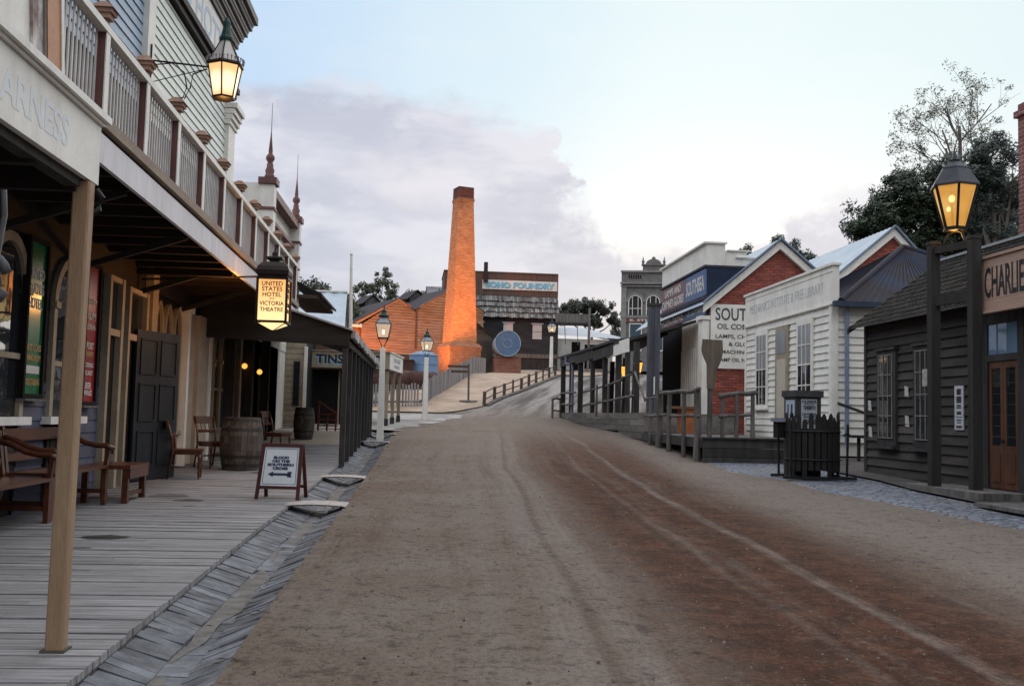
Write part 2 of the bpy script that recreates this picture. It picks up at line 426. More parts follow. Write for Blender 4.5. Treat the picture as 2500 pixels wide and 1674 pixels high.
def fground(x, y):
    z = ground(x, y)
    if y < 32:
        if x < -1.0: z -= .34
        else: z -= .02
        c = x - .045 * (y - 5)
        for cc in (.95, 3.17, 2.2): z -= .007 * math.exp(-((c - cc) / .1) ** 2)
    z += .012 * math.sin(x * 2.3 + y * .7) * math.sin(y * 1.1 - x) if x > -.8 and y < 36 else 0
    return z
b = B()
xs = [-400, -150, -60, -20, -8, -1.7, -1.02, -1.0] + frange(-.8, 8.6, .1) + [9.5, 12, 16, 24, 40, 80, 200, 400]
ys = [-60, -10] + frange(0, 32, .16) + [32.01] + frange(33, 110, 1.5) + [150, 250, 500, 900]
sheet(b, xs, ys, fground)
struct('road', b, ground_material())

# loose stones lying about on the road
b = B()
for k in range(2600):
    y = 3.4 + random.random() ** 2 * 20; x = random.uniform(-1.0, 7.5)
    if x > y * .75 + .5: continue
    r = random.uniform(.004, .011) * (1 if random.random() < .94 else 1.9); z = fground(x, y)
    i = len(b.v); a = random.random() * 6
    for t in range(4): b.v.append(Vector((x + r * math.cos(a + t * 1.57) * random.uniform(.7, 1.3), y + r * math.sin(a + t * 1.57), z - .002)))
    b.v.append(Vector((x, y, z + r * .9))); b.f += [(i, i+1, i+4), (i+1, i+2, i+4), (i+2, i+3, i+4), (i+3, i, i+4)]
gr = b.build('loose_gravel', M('gravel_stones', (.20, .16, .14), (.05, .04, .036), 30, rough=.95, bump=0, island=.8)); gr['kind'] = 'stuff'
tag(gr, 'loose small stones scattered over the gravel road', 'gravel')

b = B()
for k in range(420):
    q = random.random()
    if q < .45: y = random.uniform(4, 26); x = random.gauss(-1.0, .12)
    elif q < .8: y = random.uniform(9, 22); x = random.gauss(7.6, .5)
    else: y = random.uniform(4, 22); x = random.uniform(-.8, 6)
    a = random.random() * 6.3; L = random.uniform(.018, .045); w = L * .28; z = max(fground(x, y), ground(x, y) - .01 if x > 6 else -9) + .006
    if x < -1.0: z = z0(y) - .05
    c, e = math.cos(a), math.sin(a); b.quadv([(x - c * L, y - e * L, z), (x + e * w, y - c * w, z + .006), (x + c * L, y + e * L, z + .002), (x - e * w, y + c * w, z + .006)])
lt = b.build('leaf_litter', M('dry_leaves', (.12, .07, .04), (.04, .028, .02), 20, rough=.9, bump=0, island=.6)); tag(lt, 'dry gum leaves lying along the gutter and the edges of the road', 'leaf litter', kind='stuff')

# boardwalk
b = B(); y = 1.0; k = 0
while y < 24.6:
    w = .118 + random.uniform(-.004, .004); za, zb = z0(y), z0(y + w); j = random.uniform(-.004, .004); x1 = -1.66 + random.uniform(-.004, .004)
    xj = random.choice([-3.1, -2.5, -3.6, -2.9]); 
    for xa, xb in ((-4.45, xj - .002), (xj + .002, x1)):
        jj = j + random.uniform(-.002, .002)
        b.hexa([(xa,y,za-.04),(xb,y,za-.04),(xb,y+w-.012,zb-.04),(xa,y+w-.012,zb-.04),(xa,y,za+jj),(xb,y,za+jj),(xb,y+w-.012,zb+jj),(xa,y+w-.012,zb+jj)])
    y += w
struct('boardwalk', b, boardgrey)
b = B()
for a in frange(1, 31, 1.5)[:-1]: b.hexa([(-1.70,a,z0(a)-.30),(-1.668,a,z0(a)-.30),(-1.668,a+1.49,z0(a+1.49)-.30),(-1.70,a+1.49,z0(a+1.49)-.30),(-1.70,a,z0(a)-.043),(-1.668,a,z0(a)-.043),(-1.668,a+1.49,z0(a+1.49)-.043),(-1.70,a+1.49,z0(a+1.49)-.043)])
struct('boardwalk_edge', b, M('kerb_timber', (.10, .095, .09), (.05, .047, .045), 5, (1, .15, 1), .9, .3, island=.2))
b = B(); drape(b, lambda y: -4.6, lambda y: -1.66, frange(24.6, 31, .5), 6, -.005); struct('footpath', b, M('pale_path_gravel', (.44, .36, .29), (.34, .28, .23), 3, rough=.95, bump=.4, bscale=40))

# stone gutter: three rows of pitchers
bl = B(); y = 2.0
def stone(x0, x1, zl, zr, y, w, tw):
    j = random.uniform(-.008, .012); j2 = random.uniform(-.006, .006); za, zb = z0(y), z0(y + w)
    bl.hexa([(x0,y+tw,za+zl-.1),(x1,y-tw,za+zr-.1),(x1,y+w-tw,zb+zr-.1),(x0,y+w+tw,zb+zl-.1),(x0,y+tw,za+zl+j),(x1,y-tw,za+zr+j2),(x1,y+w-.008-tw,zb+zr+j2),(x0,y+w-.008+tw,zb+zl+j)])
yy = [2.0, 2.0, 2.0]
for r, (x0, x1, zl, zr, pit) in enumerate(((-1.665, -1.405, -.055, -.125, .11), (-1.40, -1.235, -.137, -.137, .2), (-1.23, -.99, -.125, -.035, .095))):
    y = 2.0
    while y < 31:
        w = pit * random.uniform(.85, 1.15); stone(x0 + random.uniform(-.005, .005), x1 + random.uniform(-.02, .02) * (r == 2), zl, zr, y, w, .02 * (1 - r)); y += w
struct('gutter', bl, M('bluestone_pitchers', (.20, .205, .222), (.095, .097, .105), 5, (1, 1, 1), .8, .5, island=.28, dirt=.6))
b = B(); drape(b, lambda y: -1.415 + .03 * math.sin(y * 3.1) + .02 * math.sin(y * 7.3), lambda y: -1.29 + .06 * math.sin(y * 1.7 + 1) + .03 * math.sin(y * 6.1), frange(2, 31, .2), 4, -.131)
struct('gutter_silt', b, M('gutter_silt', (.20, .18, .165), (.11, .10, .092), 7, rough=.95, bump=.5, bscale=50))

# pale footpath and sandy bank at the top of the street
b = B(); drape(b, lambda y: -9, (lambda f: (lambda y: f(y) + .18 * math.sin(y * 2.1) + .1 * math.sin(y * 5.3)))(pw([(31, -1.0), (33, -.6), (36, .1), (39, .9), (41, 1.5)])), frange(31, 41, .25), 16, .012)
struct('path', b, M('white_path_sand', (.37, .34, .315), (.23, .21, .195), 1.1, (1, .4, 1), .95, .3, bscale=30))
b = B(); drape(b, pw([(41.5, -9), (42.5, -3), (46, -2), (70, -2), (80, 0)]), pw([(41.5, .6), (42.5, 1.4), (44, 2.5), (60, 7.6), (64, 9.5), (80, 14)]), frange(41.5, 80, .7), 26, .05)
struct('hillside', b, M('sandy_bank', (.43, .32, .235), (.29, .215, .16), .9, rough=.95, bump=.5, bscale=20))
b = B()
for a, c in zip(frange(44, 64, .5), frange(44, 64, .5)[1:]):
    f = pw([(42.5, 1.4), (44, 2.5), (60, 7.6), (64, 9.5)]); xa, xb = f(a), f(c); za, zb = ground(xa, a), ground(xb, c)
    b.hexa([(xa-.05,a,za-.1),(xa+.12,a,za-.1),(xb+.12,c,zb-.1),(xb-.05,c,zb-.1),(xa-.05,a,za+.11),(xa+.12,a,za+.09),(xb+.12,c,zb+.09),(xb-.05,c,zb+.11)])
struct('kerb', b, M('dark_stone_kerb', (.12, .105, .095), (.07, .06, .055), 4, rough=.95, bump=.4, island=.2))

# bluestone paving strip on the right and the dirt beyond it
def cobble():
    m, nt, b, co = newmat('bluestone_cobbles')
    vo = nt.add('ShaderNodeTexVoronoi', {'Vector': nt.scalev(co, (5.5, 8.5, 1)), 'Scale': 1.0, 'Randomness': .75}); vo.feature = 'DISTANCE_TO_EDGE'
    vc = nt.add('ShaderNodeTexVoronoi', {'Vector': nt.scalev(co, (5.5, 8.5, 1)), 'Scale': 1.0, 'Randomness': .75})
    gap = nt.map(vo.outputs[0], .02, .12)
    tone = nt.add('ShaderNodeSeparateColor', {0: vc.outputs['Color']}).outputs[0]
    col = nt.mix(tone, (.11, .125, .16), (.21, .23, .275))
    col = nt.mix(nt.map(nt.noise(co, 1.2, 5), .45, .7), col, (.20, .18, .17))
    col = nt.mix(gap, (.055, .055, .06), col)
    nt.set(b.inputs['Base Color'], col); b.inputs['Roughness'].default_value = .7
    nt.set(b.inputs['Normal'], nt.add('ShaderNodeBump', {'Strength': .7, 'Distance': .03, 'Height': nt.math('ADD', gap, nt.math('MULTIPLY', nt.noise(co, 30), .2))}).outputs[0])
    return m
b = B(); drape(b, pw([(4, 6.9), (10, 6.85), (13, 6.7), (17, 6.3), (20, 5.9), (22, 5.75)]), pw([(4, 7.9), (13, 7.95), (16, 7.9), (18, 8.2), (22, 8.2)]), frange(4, 22, .12), 12, -.004)
for k, v in enumerate(b.v):
    e = k % 13
    if e < 2: v.z -= .03 - .012 * e; v.x += random.uniform(-.06, .06)
struct('paving', b, cobble())
b = B(); drape(b, pw([(4, 7.85), (16, 7.85), (18, 8.1), (24.5, 8.1)]), lambda y: 11, frange(4, 24.5, .3), 10, .03)
struct('ground', b, M('dark_dirt', (.105, .092, .085), (.06, .052, .05), 2.5, rough=.95, bump=.6, bscale=14))

# ------------------------------------------------------------------ lettering helpers for boards
XR, XL, YN = ((0, -1, 0), (-1, 0, 0)), ((0, 1, 0), (1, 0, 0)), ((1, 0, 0), (0, -1, 0))

# ------------------------------------------------------------------ HARNESS SHOP VERANDAH (left, nearest)
hs = thing('harness_shop_verandah', 'pale verandah front lettered ARNESS on one square tan post, nearest on the left', 'verandah', (-1.95, 5.6, 0))
b = B(); o8 = [(-.046, -.036), (-.036, -.046), (.036, -.046), (.046, -.036), (.046, .036), (.036, .046), (-.036, .046), (-.046, .036)]; b.prism([(-1.92 + p, 5.68 + q, -.06) for p, q in o8], (.015, 0, 2.52)); po = b.build('post', tan, hs)
b = B(); b.lathe([(.09, -.055), (.088, -.03)], (-1.92, 5.68, 0), 4, rot=.5); b.build('foot_plate', M('stained_foot', (.10, .08, .065), (.06, .05, .04), 9), po)
b = B(); b.tube([(-1.87, 5.76, 2.44), (-1.84, 5.78, 2.40), (-1.85, 5.77, 2.33), (-1.88, 5.75, 2.30)], .02, 6); b.build('bracket', blackiron, po)
b = B(); b.box(-1.90, -1.865, 1.0, 5.79, 2.47, 2.80); sb = b.build('sign_board', white, hs)
b = B(); text(b, 'HARNESS', (-1.8642, 4.795, 2.63), *XL, .16, 1.0, .0007, .02)
b.build('lettering', M('faded_blue_lettering', (.64, .68, .70), (.73, .74, .735), 9, rough=.7, bump=0), sb)
b = B(); b.box(-1.93, -1.845, 1.0, 5.80, 2.803, 2.82); b.box(-1.915, -1.82, 1.0, 5.83, 2.822, 2.86); b.build('cornice', white, hs)
b = B(); b.box(-4.3, -1.92, 1.0, 5.75, 2.52, 2.56)
for q in frange(1.4, 5.6, .6): b.box(-4.3, -1.93, q, q + .06, 2.40, 2.515)
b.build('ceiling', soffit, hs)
b = B(); b.box(-1.98, -1.90, 1.0, 5.6, 2.42, 2.468); b.build('beam', darkwood, hs)
# parapet board above with painted panel and orange frame
b = B(); b.box(-1.96, -1.90, 1.0, 5.0, 2.865, 4.6); pb = b.build('parapet_board', white, hs)
def slant(y0, y1, d0, d1): return B().hexa([(-1.90-d0,y0,2.865),(-1.90+d1,y0,2.865),(-1.90+d1,y1,2.865),(-1.90-d0,y1,2.865),(-1.90-d0,y0-.30,4.6),(-1.90+d1,y0-.30,4.6),(-1.90+d1,y1-.30,4.6),(-1.90-d0,y1-.30,4.6)])
slant(4.84, 4.965, -.002, .015).build('painted_panel', M('brown_white_patches', (.10, .03, .022), (.62, .58, .54), 7.5, (1, 1, .6), .6, 0), pb)
slant(4.967, 4.985, -.002, .025).build('grey_trim', M('grey_trim', (.2, .2, .2)), pb)
slant(4.987, 5.16, .04, .03).build('orange_frame', M('orange_brown_paint', (.40, .13, .02), (.28, .09, .015), 5, rough=.5, bump=.05), pb)
slant(5.162, 5.20, .05, .035).build('edge_trim', white, pb)
# hanging harness straps
hh = thing('hanging_harness', 'dark leather harness straps hanging under the verandah at far left', 'harness', (-2.95, 7.1, 2.1))
b = B()
for k, (dx, ln, r) in enumerate(((-.14, .75, .022), (-.06, .95, .03), (.03, .82, .02))):
    b.tube([(-2.95 + dx, 7.1, 2.85), (-2.93 + dx, 7.12, 2.85 - ln * .4), (-2.96 + dx * 1.3, 7.08, 2.85 - ln * .8), (-2.93 + dx, 7.1, 2.85 - ln)], r, 6)
b.build('strap', M('grey_leather', (.10, .10, .105), (.05, .05, .052), 9, rough=.6), hh, True)
b = B()
b.tube([(-2.98 + .13 * math.cos(t), 7.1, 2.08 + .16 * math.sin(t)) for t in frange(.3, 5.8, .35)], .035, 8); b.build('collar', MATS['grey_leather'], hh, True)

# ------------------------------------------------------------------ UNITED STATES HOTEL
W = -4.35
hotel = thing('hotel', 'two storey hotel with long railed balcony, pale weatherboards and arched windows on the left', 'hotel', (W, 15, 0))
pw_ = Pl((W, .39, 0), (0, 1, 0), (1, 0, 0)); pu_ = Pl((W, -.45, -.36), (0, 1, 0), (1, 0, 0))
def hz(y): return z0(y)
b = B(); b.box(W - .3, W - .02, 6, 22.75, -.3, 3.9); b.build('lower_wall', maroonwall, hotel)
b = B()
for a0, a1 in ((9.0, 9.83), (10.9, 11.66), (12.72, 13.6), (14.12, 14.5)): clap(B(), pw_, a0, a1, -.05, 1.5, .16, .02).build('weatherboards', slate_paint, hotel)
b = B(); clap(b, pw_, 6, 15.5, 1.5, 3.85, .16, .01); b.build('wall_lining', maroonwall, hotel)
def arched_window(parent, a0, a1, sill, spring, top, fw=.10, bars=True, mat=cream, pointed=False):
    c = (a0 + a1) / 2; r = (a1 - a0) / 2; n = 14
    def arch(rr, hh): return [(c + rr, sill)] + [(c + rr * math.cos(PI * k / n), spring + hh * math.sin(PI * k / n)) for k in range(n + 1)] + [(c - rr, sill)]
    wnd = B(); pw_.ring(wnd, arch(r, top - spring), arch(r - fw, top - spring - fw), -.01, .06)
    wnd = wnd.build('window', mat, parent)
    q = B(); pw_.poly(q, arch(r - fw * .6, top - spring - fw * .6), .015); q.build('pane', glassdark, wnd)
    if bars:
        q = B(); m = sill + (spring - sill) * .45; pw_.box(q, a0 + fw, a1 - fw, m, m + .06, .02, .05); q.build('sash_bar', mat, wnd)
        for e0, e1 in ((a0 - .03, a0 + fw + .02), (a1 - fw - .02, a1 + .03)): q = B(); pw_.box(q, e0, e1, spring - .04, spring + .03, .02, .09); q.build('impost', mat, wnd)
        q = B(); pw_.box(q, a0 - .1, a1 + .1, sill - .09, sill - .005, .0, .12); q.build('sill', white, wnd)
    return wnd
arched_window(hotel, 9.87, 10.9, 1.12, 2.45, 3.02)
arched_window(hotel, 11.66, 12.70, 1.12, 2.40, 3.0)
for a0, a1 in ((9.95, 10.8), (11.72, 12.65)):
    q = B(); pw_.box(q, a0, a1, .35, 1.0, .0, .035); pw_.box(q, a0 + .08, a1 - .08, .45, .9, .03, .045); q.build('panel', maroonwall, hotel)
# doorways
for a0, a1, zt in ((13.62, 14.1, 2.95), (14.52, 15.35, 2.9)):
    q = B(); pw_.box(q, a0, a1, hz(a0), zt, -.02, .02); dr = q.build('doorway', black, hotel)
    q = B(); pw_.box(q, a1 - .02, a1 + .09, hz(a1), zt + .05, .0, .10); pw_.box(q, a0 - .09, a0 + .0, hz(a0), zt + .05, .0, .10); pw_.box(q, a0, a1 - .02, zt - .02, zt + .05, .0, .09); pw_.box(q, a0, a1 - .02, 2.2, 2.29, .0, .09); q.build('frame', cream, dr)
    q = B(); pw_.poly(q, [(a0, 2.3), (a1 - .03, 2.3), (a1 - .03, zt - .03), (a0, zt - .03)], .03); q.build('pane', glassdark, dr)
# open door leaf
dl = B(); D0, D1 = Vector((W + .1, 15.28, 0)), Vector((-3.90, 16.36, 0)); du = (D1 - D0).normalized(); dn = Vector((du.y, -du.x, 0))
dpl = Pl(D0, du, dn); L = (D1 - D0).length; zb = .18
dpl.box(dl, 0, L, zb, zb + 2.2, -.045, 0); door = dl.build('door', M('blue_black_door_paint', (.022, .026, .032), (.013, .015, .018), 5, (1, 1, .2), .5, .15), hotel)
q = B()
for a0, a1 in ((.09, L / 2 - .05), (L / 2 + .05, L - .09)):
    for h0, h1 in ((.2, .72), (.86, 1.42), (1.55, 2.08)):
        for (x0, x1, y0, y1) in ((a0, a1, h0, h0 + .02), (a0, a1, h1 - .02, h1), (a0, a0 + .02, h0 + .02, h1 - .02), (a1 - .02, a1, h0 + .02, h1 - .02)): dpl.box(q, x0, x1, zb + y0, zb + y1, .0, .018)
q.build('door_panels', MATS['blue_black_door_paint'], door)
# triple arched window bays, piers
q = B(); pw_.box(q, 15.55, 15.86, .2, 3.45, -.0, .12); q.build('pilaster', cream, hotel)
for bay, (a0, a1) in enumerate(((15.95, 17.75), (19.85, 21.85))):
    n = 3; w = (a1 - a0) / n
    for k in range(n): 
        wd = arched_window(hotel, a0 + k * w + .015, a0 + (k + 1) * w - .015, .82 if bay == 0 else .86, 2.2, 2.95 if bay == 0 else 2.98, .075, False)
        q = B(); h = 1.62; pw_.box(q, a0 + k * w + .09, a0 + (k + 1) * w - .09, h, h + .05, .02, .05)
        q.build('sash_bar', cream, wd)
        q = B(); pw_.box(q, a0 + k * w - .03, a0 + k * w + .11, 2.17, 2.24, .03, .09); q.build('impost', cream, wd)
    q = B(); pw_.box(q, a0 - .02, a1 + .02, .35 if bay else .3, .80, 0, .05); pw_.box(q, a0 - .05, a1 + .05, .80, .86, 0, .11); q.build('window_bench', cream, hotel)
    q = B(); pw_.box(q, a0 - .3, a1 + .3, 3.02, 3.3, 0, .10); q.build('signboard_frieze', maroonwall, hotel)
for a0, a1, d in ((17.77, 17.92, .16), (19.62, 19.8, .16), (21.9, 22.25, .16)):
    q = B(); pw_.box(q, a0, a1, .25, 2.9, 0, d); pw_.box(q, a0 - .05, a1 + .05, 2.9, 3.0, 0, d + .05); q.build('white_pilaster', white, hotel)
q = B(); pw_.box(q, 18.1, 19.6, .25, 2.95, 0, .06); pw_.box(q, 18.75, 19.6, .25, 2.95, .06, .13); q.build('pier', M('tan_cream_pier', (.44, .35, .26), (.36, .28, .21), 3, rough=.7), hotel)
# upper storey
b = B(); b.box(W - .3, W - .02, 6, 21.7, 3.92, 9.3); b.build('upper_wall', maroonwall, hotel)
b = B(); clap(b, pu_, 6, 15.5, 6.0, 9.7, .15, .022); b.build('blue_weatherboards', bluepaint, hotel)
b = B(); clap(b, pu_, 16.06, 21.55, 5.95, 8.12, .15, .022); b.build('pale_weatherboards', palepaint, hotel)
b = B(); pu_.box(b, 15.5, 15.78, 5.6, 9.7, 0, .10); pu_.box(b, 15.80, 16.04, 5.6, 9.7, 0, .05); b.build('corner_board', white, hotel)
b = B(); pu_.box(b, 21.55, 22.2, 3.9, 7.45, 0, .10)
for h, d in ((7.45, .13), (7.55, .17), (7.66, .21), (7.78, .26)): pu_.box(b, 21.53 - d * .2, 22.22 + d * .5, h, h + .10, 0, d)
b.build('corner_pilaster', white, hotel)
b = B(); pu_.box(b, 10, 22.2, 8.14, 8.24, 0, .10); pu_.box(b, 10, 22.22, 8.25, 8.36, 0, .16); b.build('moulding', maroonwall, hotel)
b = B(); pu_.box(b, 10, 22.18, 8.36, 9.25, -.02, .035); sp_ = b.build('parapet_sign', white, hotel)
b = B(); text(b, 'UNITED STATES HOTEL', (W + .037, 16.1, 8.44), *XL, .55, 9.6, .003, .015); b.build('lettering', M('faded_sky_blue_lettering', (.45, .55, .68), (.52, .6, .70), 6, rough=.7, bump=0), sp_)
b = B()
for h0, h1, d, mt in ((9.26, 9.38, .08, 0), (9.44, 9.52, .16, 0), (9.58, 9.68, .24, 0), (9.74, 9.84, .32, 0), (9.90, 10.06, .42, 0)): pu_.box(b, 10, 22.2 + d * .8, h0, h1, -.2, d)
b.build('cornice', M('dark_plum_paint', (.055, .038, .042), (.035, .025, .028), 5, rough=.6, bump=.05), hotel)
b = B()
for h0, h1, d in ((9.385, 9.435, .12), (9.525, 9.575, .20), (9.685, 9.735, .28), (9.845, 9.895, .36)): pu_.box(b, 10, 22.2 + d * .8, h0, h1, -.2, d - .02)
b.build('cornice_fillet', white, hotel)
# balcony (falls very slightly away from the camera)
XB = -2.9; Y0, Y1 = 5.0, 22.5
def bz(y): return -.0145 * (y - 9)
def sbox(b, x0, x1, y0, y1, h0, h1):
    b.hexa([(x0,y0,h0+bz(y0)),(x1,y0,h0+bz(y0)),(x1,y1,h0+bz(y1)),(x0,y1,h0+bz(y1)),(x0,y0,h1+bz(y0)),(x1,y0,h1+bz(y0)),(x1,y1,h1+bz(y1)),(x0,y1,h1+bz(y1))])
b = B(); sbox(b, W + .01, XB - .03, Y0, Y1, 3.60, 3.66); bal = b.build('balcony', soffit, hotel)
b = B(); sbox(b, XB - .04, XB, Y0, Y1, 3.355, 3.615); b.build('fascia', fasciapaint, bal)
b = B(); sbox(b, XB - .08, XB + .03, Y0, Y1, 3.668, 3.765); b.build('edge_beam', beamtan, bal)
b = B()
for y in frange(Y0 + .3, Y1 - .3, .62): sbox(b, W + .01, XB - .05, y, y + .07, 3.40, 3.598)
sbox(b, W + .02, XB - .06, 21, 21.09, 3.3, 3.398); sbox(b, W + .02, XB - .06, 15.4, 15.49, 3.3, 3.398); b.build('joists', M('brown_joists', (.035, .022, .016), (.02, .013, .010), 5, (.2, 1, 1), .9, .2), bal)
b = B(); sbox(b, XB - .06, XB + .03, Y0, Y1, 4.49, 4.555); b.build('handrail', white, bal)
np_ = [5.1 + 1.3 * k for k in range(14)]
capm = M('cap_terracotta', (.36, .22, .155), (.25, .145, .105), 8, rough=.8, bump=.2)
for k, y in enumerate(np_):
    b = B(); b.box(XB - .06, XB + .012, y - .045, y + .045, 3.77 + bz(y), 4.66 + bz(y)); po = b.build('newel_post', maroon, bal)
    b = B(); b.box(XB + .013, XB + .024, y - .05, y + .05, 3.77 + bz(y), 4.488 + bz(y)); b.build('face_board', white, po)
    b = B(); z = 4.66 + bz(y); b.frustum((XB - .024, y), .085, .085, .085, .085, z, z + .035); b.frustum((XB - .024, y), .065, .065, .065, .065, z - .045, z - .001); b.frustum((XB - .024, y), .105, .105, .03, .03, z + .037, z + .11); b.build('cap', capm, po)
    if k < 13:
        b = B()
        for j in range(1, 14):
            q = y + 1.3 * j / 14; b.box(XB - .058, XB - .046, q - .015, q + .015, 3.767 + bz(q), 4.489 + bz(q))
        b.build('baluster_panel', M('baluster_paint', (.56, .52, .50), (.46, .42, .40), 6, rough=.6, island=.1), bal)
for y in np_[:-1:2]: b = B(); b.bar((W + .05, y, 2.95), (XB - .15, y, 3.37), .07, .07); b.build('brace', darkwood, bal)

# poster boards on the hotel wall
for y0, y1, zb_, zt, nm, mm, rows, lab in (
    (11.21, 11.68, 1.36, 3.0, 'green_poster_board', M('green_sign_paint', (.02, .15, .05), (.015, .11, .04), 3, rough=.2, bump=0, spec=.18),
     (('UNITED', 2.66, .12, .5, 0), ('STATES', 2.50, .12, .5, 0), ('HOTEL', 2.34, .12, .44, 0), ('FIRST CLASS', 1.86, .07, .5, 1), ('DINING ROOM', 1.75, .07, .5, 1), ('GOOD STABLING', 1.49, .07, .5, 1)), 'tall green board lettered UNITED STATES HOTEL between the arched hotel windows'),
    (13.07, 13.52, 1.30, 3.0, 'red_poster_board', M('red_sign_paint', (.32, .025, .035), (.24, .018, .025), 3, rough=.25, bump=0, spec=.15),
     (('BRANDY', 2.56, .07, .45, 0), ('RUM', 2.38, .10, .40, 0), ('GENEVA', 2.24, .07, .4, 0), ('PORT', 2.0, .09, .32, 0), ('SHERRY', 1.90, .06, .36, 1), ('CORDIALS', 1.76, .055, .4, 0), ('CLARET', 1.66, .06, .34, 0), ('BEER', 1.50, .08, .28, 0), ('WINES', 1.41, .07, .36, 0)), 'tall red board lettered RUM, GENEVA and PORT beside the hotel doorway')):
    t = thing(nm, lab, 'sign board', (W + .06, (y0 + y1) / 2, zb_))
    q = B(); q.box(W + .03, W + .07, y0, y1, zb_, zt); q.build('panel', mm, t)
    q = B(); f = .05; q.box(W + .03, W + .10, y0 - f, y0 - .002, zb_, zt); q.box(W + .03, W + .10, y1 + .002, y1 + f, zb_, zt); q.box(W + .03, W + .10, y0 - f, y1 + f, zt + .002, zt + f); q.box(W + .03, W + .10, y0 - f, y1 + f, zb_ - f, zb_ - .002); q.build('frame', black, t)
    for k, m_ in ((0, whiteink), (1, M('gold_lettering', (.5, .33, .14), (.4, .25, .1), 9, rough=.6, bump=0))):
        lines([(s, (W + .073, (y0 + y1) / 2, z), *XL, h, w * (y1 - y0) / .56, .002, .02) for s, z, h, w, kk in rows if kk == k], m_, t)
    if nm[0] == 'g':
        q = B(); q.box(W + .071, W + .074, y0 + .04, y1 - .04, 1.58, 1.665); q.build('pale_strip', whiteink, t)
    q = B(); q.box(W + .03, W + .13, y0 - f, y1 + f, zb_ - f - .025, zb_ - f - .002); q.build('ledge', greywood, t)

# wall lantern on a bracket
hexpos = (-3.16, 15.2)
wl = thing('bracket_lantern', 'lit hexagonal gas lantern with green cap on scrolled iron bracket above the balcony', 'lantern', (hexpos[0], hexpos[1], 5.95))
def hexlantern(parent, c, zb_, zg, zr, zc, rb, rg, rr, n=6, rot=.5, pane_m=None, roof_m=None, fr=coppergreen, crown=True):
    x, y = c; C = (x, y, 0)
    q = B(); q.lathe([(rb, zb_), (rg, zg)], C, n, rot=rot); q.build('pane', pane_m, parent)
    q = B(); q.lathe([(rg * .99, zg + .05), (rr, zr)], C, n, rot=rot); q.build('roof_glass', roof_m, parent)
    q = B()
    for k in range(n):
        t = 2 * PI * (k + rot) / n; e = Vector((math.cos(t), math.sin(t), 0))
        q.tube([Vector((x, y, zb_ - .02)) + e * rb * 1.01, Vector((x, y, zg)) + e * rg * 1.01], .012, 5); q.tube([Vector((x, y, zg + .05)) + e * rg, Vector((x, y, zr)) + e * rr * 1.02], .011, 5)
    q.lathe([(rb * 1.05, zb_ - .035), (rb * 1.05, zb_ - .003)], C, n, rot=rot); q.lathe([(rg * 1.08, zg + .001), (rg * 1.15, zg + .02), (rg * 1.1, zg + .05)], C, n, rot=rot)
    q.build('frame', brownmetal if crown else fr, parent)
    q = B(); h = zc - zr; q.lathe([(rr * 1.35, zr), (rr * 1.4, zr + .04), (rr * 1.1, zr + .07), (rr * .75, zr + h * .55), (rr * .7, zr + h * .8), (rr * .3, zc)], C, 12); q.build('cap', fr, parent, False)
    if crown:
        q = B()
        for k in range(30):
            t = 2 * PI * k / 30; e = Vector((math.cos(t), math.sin(t), 0)) * rg * 1.08; p = Vector((x, y, zg + .05)) + e
            q.bar(p, p + Vector((0, 0, .04)), .012, .012); q.lathe([(.012, 0), (.016, .012), (.001, .035)], p + Vector((0, 0, .04)), 5)
        q.build('crown', M('pale_iron', (.30, .27, .26), (.2, .18, .17), 9, rough=.6), parent)
hexlantern(wl, hexpos, 5.86, 6.31, 6.71, 7.06, .165, .25, .075, pane_m=glow('lantern_glow', (.92, .50, .20), 1.15, (.95, .55, .25), hot=((0, 0, .13), .17, .285, (1.15, .95, .66))), roof_m=M('lantern_roof_glass', (.55, .52, .48), (.5, .46, .42), 3, rough=.2, bump=0))
q = B(); YB = 15.2; q.tube([(W + .09, YB, 6.36), (-3.40, YB, 6.30)], .014, 6); q.tube([(W + .09, YB, 6.36), (W + .09, YB - .02, 6.36)], .014, 6)
q.tube([(W + .62, YB, 5.80), (W + .70, YB, 5.98), (-3.62, YB, 6.18), (-3.42, YB, 6.27)], .011, 6); q.tube([(W + .10, YB, 6.1), (W + .2, YB, 6.3), (W + .42, YB, 6.33), (W + .60, YB, 6.2), (W + .65, YB, 5.98), (W + .60, YB, 5.82), (W + .45, YB, 5.78)], .010, 6); q.tube([(W + .1, YB, 6.02), (-3.5, YB, 6.25)], .007, 5)
q.bar((W + .11, YB, 5.9), (W + .11, YB, 6.6), .03, .02); q.build('bracket', blackiron, wl, True)

# sign lantern
sl = thing('sign_lantern', 'lit box lantern lettered UNITED STATES HOTEL and VICTORIA THEATRE hanging off the balcony', 'lantern', (-2.4, 15.5, 2.6))
x0, x1, y0, y1, dz = -2.57, -2.14, 15.3, 15.72, -.10; sl.location.z = 2.4
_b0 = B.build
def lowered(self, *a, **k):
    self.v = [p + Vector((0, 0, dz)) for p in self.v]; return _b0(self, *a, **k)
B.build = lowered
q = B(); q.box(x0 + .015, x1 - .015, y0 + .015, y1 - .015, 2.66, 3.29); q.build('panel', glow('sign_glow', (.98, .42, .13), 1.1, (.98, .48, .16), zgrad=(.85, .10, (1.2, .88, .42))), sl)
q = B()
for x in (x0, x1):
    for y in (y0, y1): q.bar((x, y, 2.64), (x, y, 3.3), .034, .034)
for z in (2.655, 3.3):
    for y in (y0, y1): q.bar((x0, y, z), (x1, y, z), .034, .036)
    for x in (x0, x1): q.bar((x, y0, z), (x, y1, z), .034, .036)
cx, cy = (x0 + x1) / 2, (y0 + y1) / 2
for x in (x0, x1):
    for y in (y0, y1): q.tube([(x, y, 2.64), (cx, cy, 2.53)], .009, 5)
